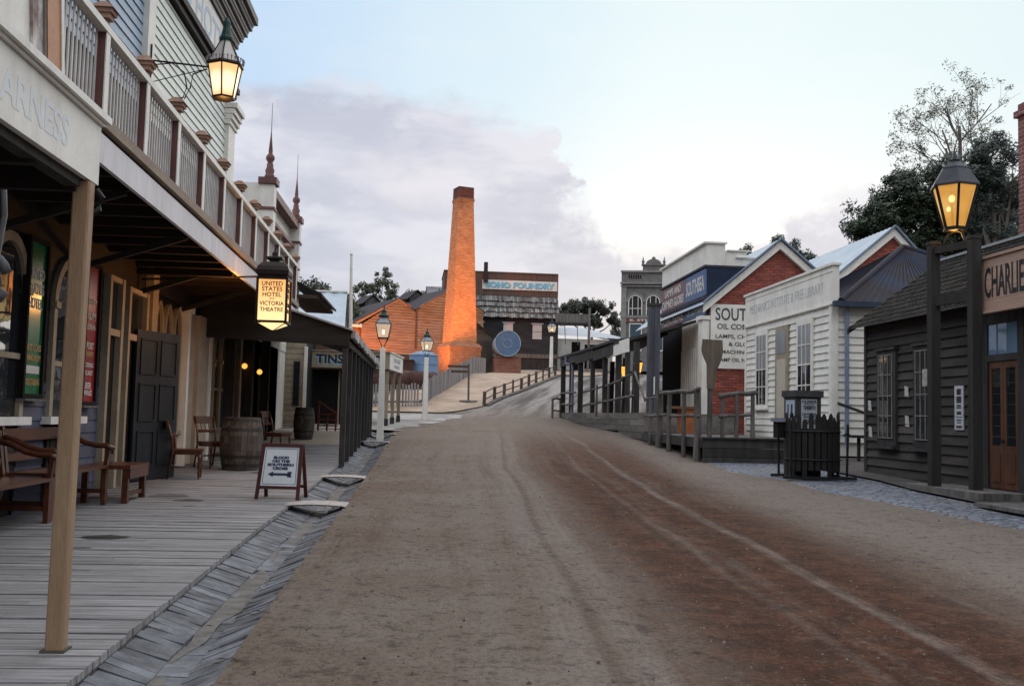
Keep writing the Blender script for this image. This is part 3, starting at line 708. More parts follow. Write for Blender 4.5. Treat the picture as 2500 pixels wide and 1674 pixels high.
q.lathe([(.035, 2.51), (.04, 2.54)], (cx, cy, 0), 8); q.build('frame', brownmetal, sl)
q = B(); q.hexa([(x0+.02,y0+.02,2.63),(x1-.02,y0+.02,2.63),(x1-.02,y1-.02,2.63),(x0+.02,y1-.02,2.63)] + [(cx+a,cy+c,2.545) for a, c in ((-.03,-.03),(.03,-.03),(.03,.03),(-.03,.03))]); q.build('base_glass', MATS['sign_glow'], sl)
q = B(); q.lathe([(.30, 3.32), (.33, 3.36), (.34, 3.42), (.31, 3.48), (.22, 3.55), (.10, 3.56), (.10, 3.60), (.17, 3.605), (.17, 3.63), (.06, 3.66), (.06, 3.70), (.025, 3.73), (.02, 3.78)], (cx, cy, 0), 4, rot=.5); q.build('cap', brownmetal, sl)
dbl = M('dark_brown_lettering', (.07, .02, .005), (.05, .015, .004), 9, rough=.7, bump=0)
for s, z, h, w in (('UNITED', 3.219, .066, .31), ('STATES', 3.14, .066, .30), ('HOTEL', 3.057, .066, .275), ('and', 3.0, .026, .07), ('VICTORIA', 2.925, .064, .355), ('THEATRE', 2.835, .060, .34)):
    for u, n, c in (((1, 0, 0), (0, -1, 0), (cx, y0 + .013, z)), ((0, 1, 0), (1, 0, 0), (x1 - .013, cy, z))): lines([(s, c, u, n, h, w, .002, .018)], dbl, sl)
q = B(); q.tube([(W + .05, cy, 3.24), (x0, cy, 3.34)], .016, 6); q.build('bracket', blackiron, sl)
B.build = _b0

# ------------------------------------------------------------------ benches, chairs, barrels
def bench():
    t = thing('settle_bench', 'varnished settle', 'bench', (0, 0, 0), group='varnished benches against the hotel wall')
    q = B(); q.box(-.30, .20, -.86, .86, .44, .475); q.build('seat', varnish, t)
    q = B(); q.bar((-.34, -.86, .845), (-.34, .86, .845), .03, .13); q.build('top_rail', varnish, t)
    q = B(); q.bar((-.31, -.86, .62), (-.31, .86, .62), .03, .08); q.build('back_rail', varnish, t)
    for y in (-.86, .86):
        q = B(); q.bar((-.42, y, 0), (-.29, y, .45), .05, .07, (0, 1, 0)); q.bar((-.29, y, .45), (-.36, y, .93), .05, .06, (0, 1, 0)); q.build('back_leg', varnish, t)
        q = B(); q.bar((.16, y, 0), (.16, y, .44), .05, .08, (0, 1, 0)); q.bar((.16, y, .44), (.19, y, .66), .045, .05, (0, 1, 0)); q.build('front_leg', varnish, t)
        q = B(); pts = [(-.34, y, .83), (-.22, y, .80), (-.08, y, .73), (.05, y, .70), (.17, y, .70), (.25, y, .66), (.23, y, .61)]
        q.tube(pts, [.03, .032, .03, .03, .032, .034, .02], 8); q.build('scroll_arm', varnish, t, True)
        q = B(); q.bar((-.38, y, .17), (.16, y, .17), .04, .05, (0, 0, 1)); q.build('stretcher', varnish, t)
    return t
bn = bench(); bn.location = (-3.93, 9.82, .045); bn['label'] = 'varnished settle bench nearest the camera, cut by the left edge'
dup(bn, (-3.93, 11.62, .085), 0, 'varnished settle bench with scroll arms beside the red poster board, further along')
lb = thing('low_bench', 'low backless timber bench between settle and open dark door', 'bench', (-3.8, 12.7, .1), group='varnished benches against the hotel wall')
q = B(); q.box(-4.1, -3.52, 12.62, 13.45, .50, .55); q.build('seat', varnish, lb)
q = B(); q.box(-3.55, -3.52, 12.64, 13.43, .39, .498); q.build('apron', varnish, lb)
for x, y in ((-4.05, 12.67), (-3.58, 12.67), (-4.05, 13.40), (-3.58, 13.40)):
    q = B(); q.box(x - .035, x + .035, y - .035, y + .035, .08, .497); q.build('leg', varnish, lb)
q = B(); q.bar((-3.58, 12.71, .2), (-3.58, 13.36, .2), .03, .05); q.build('stretcher', varnish, lb)

def chair():
    t = thing('wooden_chair', 'chair', 'chair', (0, 0, 0), group='varnished chairs along the hotel front')
    q = B(); q.hexa([(-.21,-.19,.42),(.23,-.22,.42),(.23,.22,.42),(-.21,.19,.42),(-.21,-.19,.455),(.23,-.22,.455),(.23,.22,.455),(-.21,.19,.455)]); q.hexa([(-.19,-.17,.37),(.21,-.2,.37),(.21,.2,.37),(-.19,.17,.37),(-.19,-.17,.418),(.21,-.2,.418),(.21,.2,.418),(-.19,.17,.418)]); q.build('seat', varnish, t)
    for y in (-.19, .19):
        q = B(); q.lathe([(.014, 0), (.017, .06), (.024, .10), (.016, .13), (.026, .20), (.018, .24), (.024, .33), (.022, .37)], (.19, y, 0), 8); q.build('front_leg', varnish, t, True)
        q = B(); q.tube([(-.27, y, 0), (-.20, y, .4), (-.22, y, .62), (-.30, y, .88)], [.017, .02, .019, .017], 6); q.build('back_leg', varnish, t, True)
    q = B(); q.hexa([(-.30,-.2,.76),(-.28,-.2,.76),(-.28,.2,.76),(-.30,.2,.76),(-.325,-.22,.89),(-.305,-.22,.89),(-.305,.22,.89),(-.325,.22,.89)]); q.build('crest_rail', varnish, t)
    q = B(); q.bar((-.245, -.19, .63), (-.245, .19, .63), .022, .05)
    q.build('back_rail', varnish, t)
    for y in (-.08, 0, .08):
        q = B(); q.tube([(-.245, y, .65), (-.29, y, .77)], .009, 6); q.build('spindle', varnish, t)
    q = B(); q.bar((-.22, -.18, .2), (-.22, .18, .2), .02, .025); q.bar((.19, -.18, .22), (.19, .18, .22), .02, .025); q.build('stretcher', varnish, t)
    return t
ch = chair(); ch.location = (-3.66, 16.15, z0(16.15)); ch.rotation_euler.z = R(8); ch['label'] = 'varnished wooden chair with turned legs next to the open dark door'
dup(ch, (-3.72, 18.35, z0(18.35)), R(-42), 'varnished wooden chair turned to the street beside the grey barrel')
dup(ch, (-3.1, 21.6, z0(21.6)), R(-20), 'wooden chair in the shade behind the sandwich board')

def barrel():
    t = thing('barrel', 'barrel', 'barrel', (0, 0, 0), group='wooden casks on the boardwalk')
    q = B(); prof = [(.30, 0), (.335, .15), (.36, .32), (.368, .45), (.36, .58), (.335, .74), (.30, .89)]
    n = 22
    for k in range(n):
        t0, t1 = 2 * PI * (k + .03) / n, 2 * PI * (k + .97) / n
        for (r0, h0), (r1, h1) in zip(prof, prof[1:]): q.quadv([(r0*math.cos(t0),r0*math.sin(t0),h0),(r0*math.cos(t1),r0*math.sin(t1),h0),(r1*math.cos(t1),r1*math.sin(t1),h1),(r1*math.cos(t0),r1*math.sin(t0),h1)])
    q.build('staves', M('barrel_oak', (.12, .10, .085), (.06, .05, .043), 6, (1, 1, .15), .85, .35, island=.3), t)
    q = B(); q.lathe([(.285, .835), (.285, .86)], n=24); q.lathe([(.292, .02), (.3, .88)], n=24); q.build('head', M('barrel_head', (.09, .08, .07), (.05, .045, .04), 6), t)
    for z in (.05, .2, .66, .82):
        r = .30 + .068 * math.sin(PI * z / .89); r2 = .30 + .068 * math.sin(PI * (z + .05) / .89)
        q = B(); q.lathe([(r + .006, z), (r2 + .006, z + .05)], n=24); q.build('hoop', M('hoop_iron', (.06, .055, .052), (.035, .03, .03), 9, rough=.6, metal=.4), t)
    return t
ba = barrel(); ba.location = (-3.18, 18.0, z0(18) + .01); ba['label'] = 'large dark oak barrel behind the chair and the sandwich board'
b2 = dup(ba, (-3.08, 26.0, z0(26)), R(30), 'greenish barrel further back against the cream weatherboards'); b2.scale = (.72, .72, .88)

# sandwich board
ab = thing('sandwich_board', 'red framed sandwich board lettered BLOOD ON THE SOUTHERN CROSS with an arrow', 'sign', (-1.85, 13.5, .12), R(-8))
ab_b = []
def aboard():
    t = ab; redf = M('oxblood_frame', (.075, .018, .016), (.05, .012, .011), 6, (1, 1, .2), .5, .1)
    for sgn, nm in ((-1, 'front_frame'), (1, 'rear_frame')):
        T = lambda a, h, d=0: Vector((a * (1), sgn * (.20 - .19 * h / .70) + sgn * d, h))
        q = B()
        for a in (-.265, .265):
            a2 = a * .93; q.hexa([T(a-.022,0),T(a+.022,0),T(a+.022,0,.025),T(a-.022,0,.025),T(a2-.022,.70),T(a2+.022,.70),T(a2+.022,.70,.025),T(a2-.022,.70,.025)])
        for h0, h1 in ((.13, .17), (.66, .70)): q.hexa([T(-.24,h0),T(.24,h0),T(.24,h0,.023),T(-.24,h0,.023),T(-.23,h1),T(.23,h1),T(.23,h1,.023),T(-.23,h1,.023)])
        Mx = Matrix.Translation(t.location) @ Matrix.Rotation(t.rotation_euler.z, 4, 'Z'); q.v = [Mx @ v for v in q.v]
        f = q.build(nm, redf, t)
        if sgn < 0:
            q = B(); q.hexa([T(-.235,.17,-.0),T(.235,.17,-.0),T(.235,.17,.012),T(-.235,.17,.012),T(-.222,.66,0),T(.222,.66,0),T(.222,.66,.012),T(-.222,.66,.012)]); q.v = [Mx @ v for v in q.v]
            q.build('poster', M('poster_white', (.66, .68, .70), (.58, .6, .62), 3, rough=.4, bump=0), f)
            q = B(); navy = M('navy_print', (.03, .04, .09), (.02, .03, .07), 12, rough=.6, bump=0)
            def strip(a0, a1, h0, h1): q.hexa([T(a0,h0,.0122),T(a1,h0,.0122),T(a1,h0,.0135),T(a0,h0,.0135),T(a0,h1,.0122),T(a1,h1,.0122),T(a1,h1,.0135),T(a0,h1,.0135)])
            strip(-.215, .215, .19, .196); strip(-.203, .203, .633, .639)
            for a, e in ((-.215, -.203), (.209, .203)): q.hexa([T(a,.196,.0122),T(a+.006,.196,.0122),T(a+.006,.196,.0135),T(a,.196,.0135),T(e*1.0-.003,.633,.0122),T(e+.003,.633,.0122),T(e+.003,.633,.0135),T(e-.003,.633,.0135)])
            n = Vector((0, -1, .19 / .70)).normalized()
            for s, h, w in (('BLOOD', .525, .20), ('ON THE', .48, .23), ('SOUTHERN', .435, .34), ('CROSS', .39, .20)): q2 = B(); text(q2, s, T(0, h, .014), (1, 0, 0), n, .038, w, .002, .06); q2.v = [Mx @ v for v in q2.v]; q2.build('lettering', navy, f)
            aw = lambda pts: q.quadv([T(a, h, .0145) for a, h in pts])
            aw([(-.155, .315), (-.085, .28), (-.085, .35)]); aw([(-.09, .30), (.15, .30), (.15, .33), (-.09, .33)]); aw([(.10, .28), (.16, .28), (.14, .315), (.16, .35), (.10, .35)])
            q.v = [Mx @ v for v in q.v]; q.build('arrow_and_border', navy, f)
aboard()
# stains on the boardwalk are part of its planks; small iron covers over the gutter
def gbridge():
    t = thing('gutter_bridge', 'bridge', 'footbridge', (0, 0, 0), group='small arched crossings over the stone gutter')
    n = 10; f = lambda s: .018 * (1 - (s / .37) ** 2) + .002; q = B()
    for k in range(n):
        a, c = -.37 + .74 * k / n, -.37 + .74 * (k + 1) / n
        q.hexa([(a,-.24,f(a)-.02),(c,-.30,f(c)-.02),(c,.30,f(c)-.02),(a,.30,f(a)-.02),(a,-.30,f(a)),(c,-.30,f(c)),(c,.30,f(c)),(a,.30,f(a))])
    q.build('deck', M('pale_bridge_timber', (.44, .40, .37), (.33, .30, .28), 5, (3, .3, 1), .8, .2), t)
    for y in (-.27, .27):
        q = B(); g = lambda s: -.14 + .10 * (s / .37) ** 2
        for k in range(n):
            a, c = -.37 + .74 * k / n, -.37 + .74 * (k + 1) / n
            q.hexa([(a,y-.012,g(a)-.025),(c,y-.012,g(c)-.025),(c,y+.012,g(c)-.025),(a,y+.012,g(a)-.025),(a,y-.012,g(a)),(c,y-.012,g(c)),(c,y+.012,g(c)),(a,y+.012,g(a))])
        q.build('void_shade', darkwood, t)  # dark curved strip added for the shade in the hollow under the plate
    return t
gb = gbridge(); gb.location = (-1.34, 13.0, z0(13) + .0); gb['label'] = 'pale arched plate bridging the gutter nearest the camera, below the sandwich board'
dup(gb, (-1.36, 17.0, z0(17)), 0, 'pale arched plate over the gutter opposite the first dark verandah post')
dup(gb, (-1.30, 25.6, z0(25.6)), 0, 'small arched plate over the gutter at the foot of the nearest lamp post')
dup(gb, (-1.25, 29.0, z0(29)), 0, 'farthest arched plate over the gutter by the tinsmith posts')

# ------------------------------------------------------------------ VICTORIA THEATRE + dark verandah
th = thing('theatre', 'white theatre with maroon trim and two spired parapet piers beyond the hotel', 'theatre', (W, 26, 0))
tp = Pl((W, 0, 0), (0, 1, 0), (1, 0, 0))
b = B(); b.box(W - 4, W - .02, 26.1, 31.6, .3, 7.0); clap(b, tp, 26.3, 31.4, 3.0, 6.9, .2, .01); b.build('wall', white, th)
for y in (26.0, 31.2):
    b = B(); b.box(W - .05, W + .30, y, y + .4, 3.75, 6.95); pr_ = b.build('pier', white, th)
    b = B(); b.box(W - .10, W + .36, y - .06, y + .46, 6.96, 7.12); b.build('pier_cap', maroon, pr_); b = B(); b.box(W - .07, W + .33, y - .03, y + .43, 6.3, 6.37); b.build('pier_band', maroon, pr_)
b = B()
tp.box(b, 26.42, 31.18, 6.75, 6.95, .02, .26); tp.box(b, 26.42, 31.18, 6.15, 6.25, .02, .16); tp.box(b, 26.42, 31.18, 5.6, 5.7, .02, .13)
b.build('maroon_moulding', maroon, th)
for y in (26.2, 31.4):
    b = B(); b.lathe([(.13, 7.12), (.13, 7.2), (.10, 7.24), (.12, 7.34), (.085, 7.42), (.085, 7.5), (.06, 7.54), (.11, 7.63), (.11, 7.70), (.05, 7.78), (.055, 7.84), (.03, 8.1), (.012, 8.35)], (W + .14, y, 0), 12); fi = b.build('finial', maroon, th, True)
    b = B(); b.tube([(W + .14, y, 8.3), (W + .14, y, 9.1)], [.011, .006], 5); b.build('spike', M('pale_spike', (.3, .26, .25), (.2, .17, .17)), fi)
for y in (27.2, 28.8, 30.2):
    b = B(); tp.box(b, y, y + .7, 4.3, 5.3, .03, .06); f = b.build('window', maroon, th); b = B(); tp.box(b, y + .08, y + .62, 4.38, 5.22, .055, .07); b.build('pane', glassdark, f)
b = B(); b.hexa([(W,31.0,5.2),(W+1.05,31.0,4.72),(W+1.05,36,4.72),(W,36,5.2),(W,31.0,5.28),(W+1.05,31.0,4.79),(W+1.05,36,4.79),(W,36,5.28)]); b.build('eave', darkwood, th)
b = B()
for y in frange(31.1, 35.8, .35): b.bar((W + .02, y, 4.7), (W + .95, y, 4.68), .1, .1)
b.build('eave_brackets', M('brown_bracket', (.10, .065, .045), (.06, .04, .03), 6), th)
# ground-floor front: black sheet painted for the shaded open entrance, pale slits, doors
b = B(); b.box(W - .3, W - .02, 22.41, 30, .2, 3.6); b.build('ground_floor', black, th)
for k, (a, w) in enumerate(((22.45, .12), (22.95, .10), (23.6, .22), (24.9, .10), (26.6, .06))):
    b = B(); tp.box(b, a, a + w, .3, 2.9 if k < 4 else 2.6, .0, .08); b.build('door_jamb', cream if k < 3 else greywood, th)
# globe lamps in the dark entrance
def globe(loc, lab, r=.062):
    t = thing('globe_lamp', lab, 'lamp', loc, group='small lit globes under the dark verandah')
    q = B(); q.lathe([(r * math.sin(a), loc[2] - r * math.cos(a)) for a in frange(.15, 3.0, .35)], (loc[0], loc[1], 0), 10); q.build('globe', glow('warm_globe', (1, .36, .045), 1.5, (1, .45, .08)), t, True)
    q = B(); q.tube([(loc[0], loc[1], loc[2] + r), (loc[0], loc[1], loc[2] + .6)], .012, 5); q.build('stem', blackiron, t)
globe((-4.12, 21.9, 2.20), 'lit globe lamp nearest the hotel pilaster'); globe((-4.05, 22.9, 2.20), 'middle of the three lit globe lamps behind the grey barrel'); globe((-3.9, 24.0, 2.12), 'lit globe lamp alone over the middle of the grey barrel')

vd = thing('verandah', 'dark open verandah on a row of charcoal posts along the gutter', 'verandah', (-1.62, 24.5, .4))
b = B(); Rf = lambda x: 2.80 - (x + 1.52) * .30
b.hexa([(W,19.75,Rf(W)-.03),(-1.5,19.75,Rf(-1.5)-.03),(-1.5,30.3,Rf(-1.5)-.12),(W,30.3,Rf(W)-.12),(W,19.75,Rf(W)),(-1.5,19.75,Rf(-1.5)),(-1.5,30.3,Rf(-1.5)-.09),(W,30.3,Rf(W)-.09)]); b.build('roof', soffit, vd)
b = B(); b.hexa([(W,19.69,2.60),(-1.53,19.69,2.50),(-1.53,19.73,2.50),(W,19.73,2.60),(W,19.69,Rf(W)-.01),(-1.53,19.69,Rf(-1.53)-.01),(-1.53,19.73,Rf(-1.53)-.01),(W,19.73,Rf(W)-.01)]); b.build('end_fascia', M('brown_black_board', (.035, .03, .026), (.02, .018, .016), 5, (.15, 1, 1), .9), vd)
b = B(); b.hexa([(W,19.60,Rf(W)+.0),(-1.47,19.60,Rf(-1.47)),(-1.47,19.78,Rf(-1.47)),(W,19.78,Rf(W)),(W,19.60,Rf(W)+.035),(-1.47,19.60,Rf(-1.47)+.035),(-1.47,19.78,Rf(-1.47)+.035),(W,19.78,Rf(W)+.035)]); b.build('barge_cap', M('grey_cap', (.35, .33, .32), (.25, .23, .22), 4), vd)
b = B(); y = 19.8
while y < 30.3:
    w = random.uniform(.12, .3); zz = Rf(-1.5) - .085 * (y - 19.75) / 10.5; dz = random.uniform(-.02, .015)
    b.box(-1.52, -1.46 + random.uniform(0, .02), y, min(y + w, 30.3) - .004, zz - .12 + dz, zz + .025); y += w
b.build('eave_gutter', M('flaking_white_paint', (.52, .50, .48), (.22, .2, .19), 3.5, rough=.8, bump=.3, island=.3), vd)
for y in [19.8 + 1.16 * k for k in range(9)]:
    b = B(); b.box(-1.665, -1.565, y - .05, y + .05, z0(y) - .05, Rf(-1.6) - .05 - .085 * (y - 19.75) / 10.5); b.build('post', darkgrey, vd)
b = B(); b.box(-1.68, -1.55, 19.76, 30.3, 2.50, 2.62); b.build('plate', darkwood, vd)
for y in (20.9, 23.0, 25.4): 
    b = B(); b.box(-4.1, -3.9, y, y + .16, .2, 3.3); b.build('inner_post', darkwood, vd)
pole = thing('flag_pole', 'tall thin white pole rising behind the verandah gutter', 'pole', (-2.27, 29.2, .6))
b = B(); b.tube([(-2.24, 29.2, .6), (-2.25, 29.2, 3.3), (-2.31, 29.2, 5.7)], [.07, .06, .035], 10); b.build('shaft', white, pole)
b = B(); b.lathe([(.035, 5.69), (.05, 5.73), (.02, 5.78)], (-2.31, 29.2, 0), 8); b.build('tip', white, pole)

# ------------------------------------------------------------------ lamp posts
def lamp_post():
    t = thing('lamp_post', 'lamp', 'street lamp', (0, 0, 0), group='white gas lamp posts')
    q = B(); q.frustum((0, 0), .085, .085, .062, .062, 0, 2.30); q.frustum((0, 0), .062, .062, .055, .055, 2.301, 2.34); q.build('post', white, t)
    q = B(); q.frustum((0, 0), .13, .13, .19, .19, 2.60, 2.93); q.build('pane', glow('lamp_pane_glow', (.62, .50, .38), .75, (.75, .58, .42), .55), t)
    q = B(); q.lathe([(.03 * math.sin(a) + .004, 2.74 - .06 * math.cos(a)) for a in frange(0, 3.14, .4)], n=8); q.build('mantle', glow('mantle_glow', (1, .55, .14), 7, (1, .68, .3)), t)
    q = B(); q.frustum((0, 0), .19, .19, .07, .07, 2.955, 3.12); q.build('roof_glass', M('lamp_roof_glass', (.30, .32, .34), (.2, .22, .23), 3, rough=.15, bump=0), t)
    q = B()
    for sx in (-1, 1):
        for sy in (-1, 1):
            q.tube([(.13*sx, .13*sy, 2.59), (.193*sx, .193*sy, 2.94)], .011, 5); q.tube([(.193*sx, .193*sy, 2.95), (.07*sx, .07*sy, 3.13)], .010, 5); q.tube([(.03*sx, .03*sy, 2.34), (.05*sx, .05*sy, 2.42), (.125*sx, .125*sy, 2.59)], .008, 5)
    q.frustum((0, 0), .135, .135, .135, .135, 2.575, 2.598); q.frustum((0, 0), .2, .2, .2, .2, 2.932, 2.953); q.build('frame', blackiron, t)
    q = B(); q.lathe([(.085, 3.12), (.14, 3.13), (.14, 3.16), (.085, 3.19), (.06, 3.26), (.075, 3.28), (.03, 3.31), (.02, 3.36), (.012, 3.42), (.002, 3.46)], n=10); q.build('cap', coppergreen, t, True)
    return t
lp = lamp_post(); lp.location = (-1.19, 26.1, z0(26.1)); lp['label'] = 'nearest white gas lamp post, in front of the tinsmith sign'
dup(lp, (-.12, 38.6, z0(38.6)), R(20), 'white gas lamp post in front of the round blue water tank')
dup(lp, (7.15, 60.0, z0(60)), R(35), 'farthest white gas lamp post, at the foundry corner above the log fence')

# ------------------------------------------------------------------ TINSMITH
ts = thing('tinsmith_shop', 'cream weatherboard tinsmith shop with TINSMITHS sign on corner verandah', 'shop', (-3.5, 33, .8))
tw = Pl((0, 31.5, 0), (1, 0, 0), (0, -1, 0))
b = B(); b.box(-9, -3.78, 31.53, 38, .4, 3.9); b.build('side_wall', black, ts)
b = B(); clap(b, tw, -9, -3.74, .6, 3.75, .17, .02, clip=lambda h: (-9, -3.74)); b.build('weatherboards', cream, ts)
b = B(); tw.box(b, -3.80, -3.70, .6, 3.2, .0, .05); b.build('corner_board', white, ts)
b = B(); tw.box(b, -4.1, -3.91, 1.4, 2.75, .02, .05); wnd = b.build('window', darkgrey, ts); b = B(); tw.box(b, -4.08, -3.93, 1.43, 2.72, .045, .055); b.build('pane', glassdark, wnd)
b = B(); b.box(-3.7, -3.2, 36.9, 37.0, .8, 3.0); b.build('back_wall', darkgrey, ts)
b = B(); b.box(-5, -2.4, 33.9, 34.0, .7, 2.75); b.build('shop_interior', black, ts)
b = B(); b.box(-2.95, -2.9, 33.86, 33.895, .8, 2.6); b.build('door_jamb', cream, ts)
tf = Pl((0, 33.4, 0), (1, 0, 0), (0, -1, 0))
b = B(); tf.box(b, -3.78, -1.29, 2.66, 3.19, 0, .05); tf.box(b, -3.80, -1.27, 3.19, 3.23, 0, .09); sgn = b.build('sign_board', cream, ts)
b = B(); text(b, 'TINSMITHS', (-2.62, 33.34, 2.945), *YN, .29, 2.06, .003, .03); b.build('lettering', ink, sgn)
b = B(); text(b, 'TINSMITHS', (-2.66, 33.347, 2.885), *YN, .29, 2.06, .002, .03); b.build('letter_shadow', M('pale_blue_shadow', (.28, .46, .55), (.24, .4, .5), 9, rough=.7, bump=0), sgn)
tsd = Pl((-1.27, 33.36, 0), (.33, 3.2, 0), (1, -.1, 0)); 
b = B(); tsd.box(b, 0, 3.2, 2.66, 3.19, -.05, 0); tsd.box(b, 0, 3.2, 3.19, 3.23, -.05, .04); sg2 = b.build('side_sign', white, ts)
lines([('TIN & IRON', tsd.p(1.6, 3.0, .004), tsd.u, tsd.n, .14, 1.6, .003, 0), ('WORKERS', tsd.p(1.6, 2.8, .004), tsd.u, tsd.n, .1, 1.3, .003, 0)], M('faded_grey_lettering', (.32, .35, .38), (.4, .42, .43), 9, bump=0), sg2)
for y, dx in ((33.5, 0), (35.0, .15), (36.5, .31)):
    x = -1.36 + dx; b = B(); b.box(x - .055, x + .055, y - .055, y + .055, z0(y) - .1, 2.66); po = b.build('post', cream, ts)
    b = B(); b.box(x - .07, x + .07, y - .07, y + .07, z0(y) - .1, z0(y) + .24); b.build('post_foot', darkgrey, po)
b = B(); b.box(-3.78, -1.3, 33.42, 37, 2.62, 2.655); b.hexa([(-5,34,3.2),(-1.3,33.45,3.2),(-1.0,36.5,3.2),(-5,38,3.2),(-5,34,3.9),(-1.6,34.5,3.3),(-1.4,36.5,3.3),(-5,38,3.9)]); b.build('verandah_roof', M('rusty_iron_roof', (.16, .09, .07), (.10, .06, .05), 3), ts)
for x in (-3.6, -2.1):
    pass
cr = thing('red_rack', 'red timber rack under the tinsmith verandah, right of the far barrel', 'rack', (-2.95, 30.0, z0(30)))
q = B(); zz = z0(30)
for x in (-3.15, -2.9, -2.65): q.bar((x, 30, zz), (x, 30.05, zz + (.85 if x < -3 else .5)), .05, .05)
for h in (.15, .32, .48): q.bar((-3.18, 30, zz + h), (-2.6, 30, zz + h), .04, .04)
q.build('frame', M('red_rack_paint', (.20, .05, .03), (.14, .035, .02), 5), cr)
q = B(); q.bar((-3.18, 29.98, zz + .85), (-2.62, 29.98, zz + .5), .05, .06); q.build('sloping_bar', MATS['red_rack_paint'], cr)
dk = thing('narrow_bin', 'dark narrow bin standing under the tinsmith verandah beside the red rack', 'bin', (-2.2, 31, z0(31)))
q = B(); q.lathe([(.13, z0(31)), (.15, z0(31) + .7), (.16, z0(31) + .71), (.16, z0(31) + .75), (.13, z0(31) + .78)], (-2.2, 31, 0), 12); q.build('drum', blackiron, dk)
q = B(); q.lathe([(.155, z0(31) + .6), (.157, z0(31) + .64)], (-2.2, 31, 0), 12); q.build('band', MATS['hoop_iron'], dk)

# far-left shed with standing-seam roof
sr = thing('silver_roofed_shed', 'shed with pale ribbed silver roof behind the tinsmith shop', 'shed', (-5, 46, 1.5))
b = B(); ribs(b, (-9.5, 41.5, 4.55), (-3.45, 41.5, 4.55), (-3.6, 44, 6.33), (-9.5, 44, 6.33), .55, .04); ribs(b, (-3.45, 46.5, 4.55), (-9.5, 46.5, 4.55), (-9.5, 44, 6.33), (-3.6, 44, 6.33), .55, .04); rf = b.build('roof', silver, sr)
b = B(); b.box(-9.5, -3.58, 43.9, 44.1, 6.33, 6.40); b.build('ridge_cap', white, rf)
b = B(); b.hexa([(-4.75,42.6,5.36),(-4.45,42.6,5.36),(-4.45,42.85,5.56),(-4.75,42.85,5.56),(-4.75,42.6,5.42),(-4.45,42.6,5.42),(-4.45,42.85,5.62),(-4.75,42.85,5.62)]); b.build('roof_hatch', M('rust_patch', (.14, .08, .07), (.1, .055, .05), 5), rf)
b = B(); b.box(-9.3, -3.7, 41.7, 46.3, 1.0, 4.5); b.prism([(-3.7, 41.7, 4.5), (-3.7, 46.3, 4.5), (-3.7, 44, 6.2)], (-.05, 0, 0)); b.build('wall', M('shed_wall', (.25, .2, .17), (.18, .14, .12), 3), sr)

# ------------------------------------------------------------------ foundry yard
def oblique(px):  # facade line, turned 25 degrees: right end farther
    return px
fb = thing('sawtooth_workshop', 'orange lit weatherboard workshop with two gables and dark roofs left of the chimney', 'workshop', (-2, 78, 4))
a25 = R(24); ow = Pl((-2.47, 78, 0), (math.cos(a25), math.sin(a25), 0), (math.sin(a25), -math.cos(a25), 0))
# facade outline in (along, z); bottom to ground
FP = E_FP = [(-3.62, 7.62), (-3.05, 7.72), (0, 9.81), (1.08, 9.06 + .15), (1.75, 9.12 + .2), (4.35, 10.95)]
def clipf(h):
    # one span only: treat both gables separately below
    return None
woodorange = M('pale_workshop_boards', (.36, .22, .13), (.26, .15, .085), 3, (.3, .3, 1), .85, .2, island=.12)
b = B()
def span(h, pts):
    xs = []
    for (a, za), (c, zc) in zip(pts, pts[1:]):
        if (za - h) * (zc - h) <= 0 and za != zc: xs.append(a + (c - a) * (h - za) / (zc - za))
    return xs
g1 = lambda h: (-3.62 if h <= 7.62 else -3.05 + (h - 7.72) / (9.81 - 7.72) * 3.05, 1.4 if h <= 9.1 else max(0, 1.08 * (9.81 - h) / .6))
g2 = lambda h: (1.402 if h <= 9.25 else 1.75 + (h - 9.32) / (10.95 - 9.32) * 2.6, 7.2 if h < 9.3 else 4.35 + (10.95 - h) / 1.63 * 2.85)
clap(b, ow, 0, 0, 5.75, 9.80, .21, .07, clip=g1); clap(b, ow, 0, 0, 5.75, 10.9, .21, .07, clip=g2); b.build('weatherboards', woodorange, fb)
b = B(); ow.box(b, -3.6, 7.2, 3.4, 5.74, -.3, .0); b.build('lower_wall', M('sooty_brick_base', (.07, .06, .055), (.04, .035, .033), 6), fb)
b = B()
ow.ring(b, [(-3.75, 7.75), (0, 9.98), (1.05, 9.42)], [(-3.62, 7.60), (0, 9.79), (1.0, 9.2)], .0, .08); ow.ring(b, [(1.7, 9.45), (4.35, 11.1), (7.3, 9.4)], [(1.75, 9.28), (4.35, 10.92), (7.2, 9.28)], 0, .08); b.build('barge_board', woodorange, fb)
bk = -ow.n * 12
b = B()
for pts in (((-3.8, 7.7), (0, 9.95)), ((0, 9.95), (1.2, 9.15)), ((1.5, 9.2), (4.35, 11.05)), ((4.35, 11.05), (7.4, 9.3))):
    p, q_ = ow.p(*pts[0], .1), ow.p(*pts[1], .1); b.prism([p, q_, q_ + bk, p + bk], (0, 0, .06))
b.build('roof', M('dark_iron_roof', (.05, .038, .042), (.03, .024, .027), 4), fb)
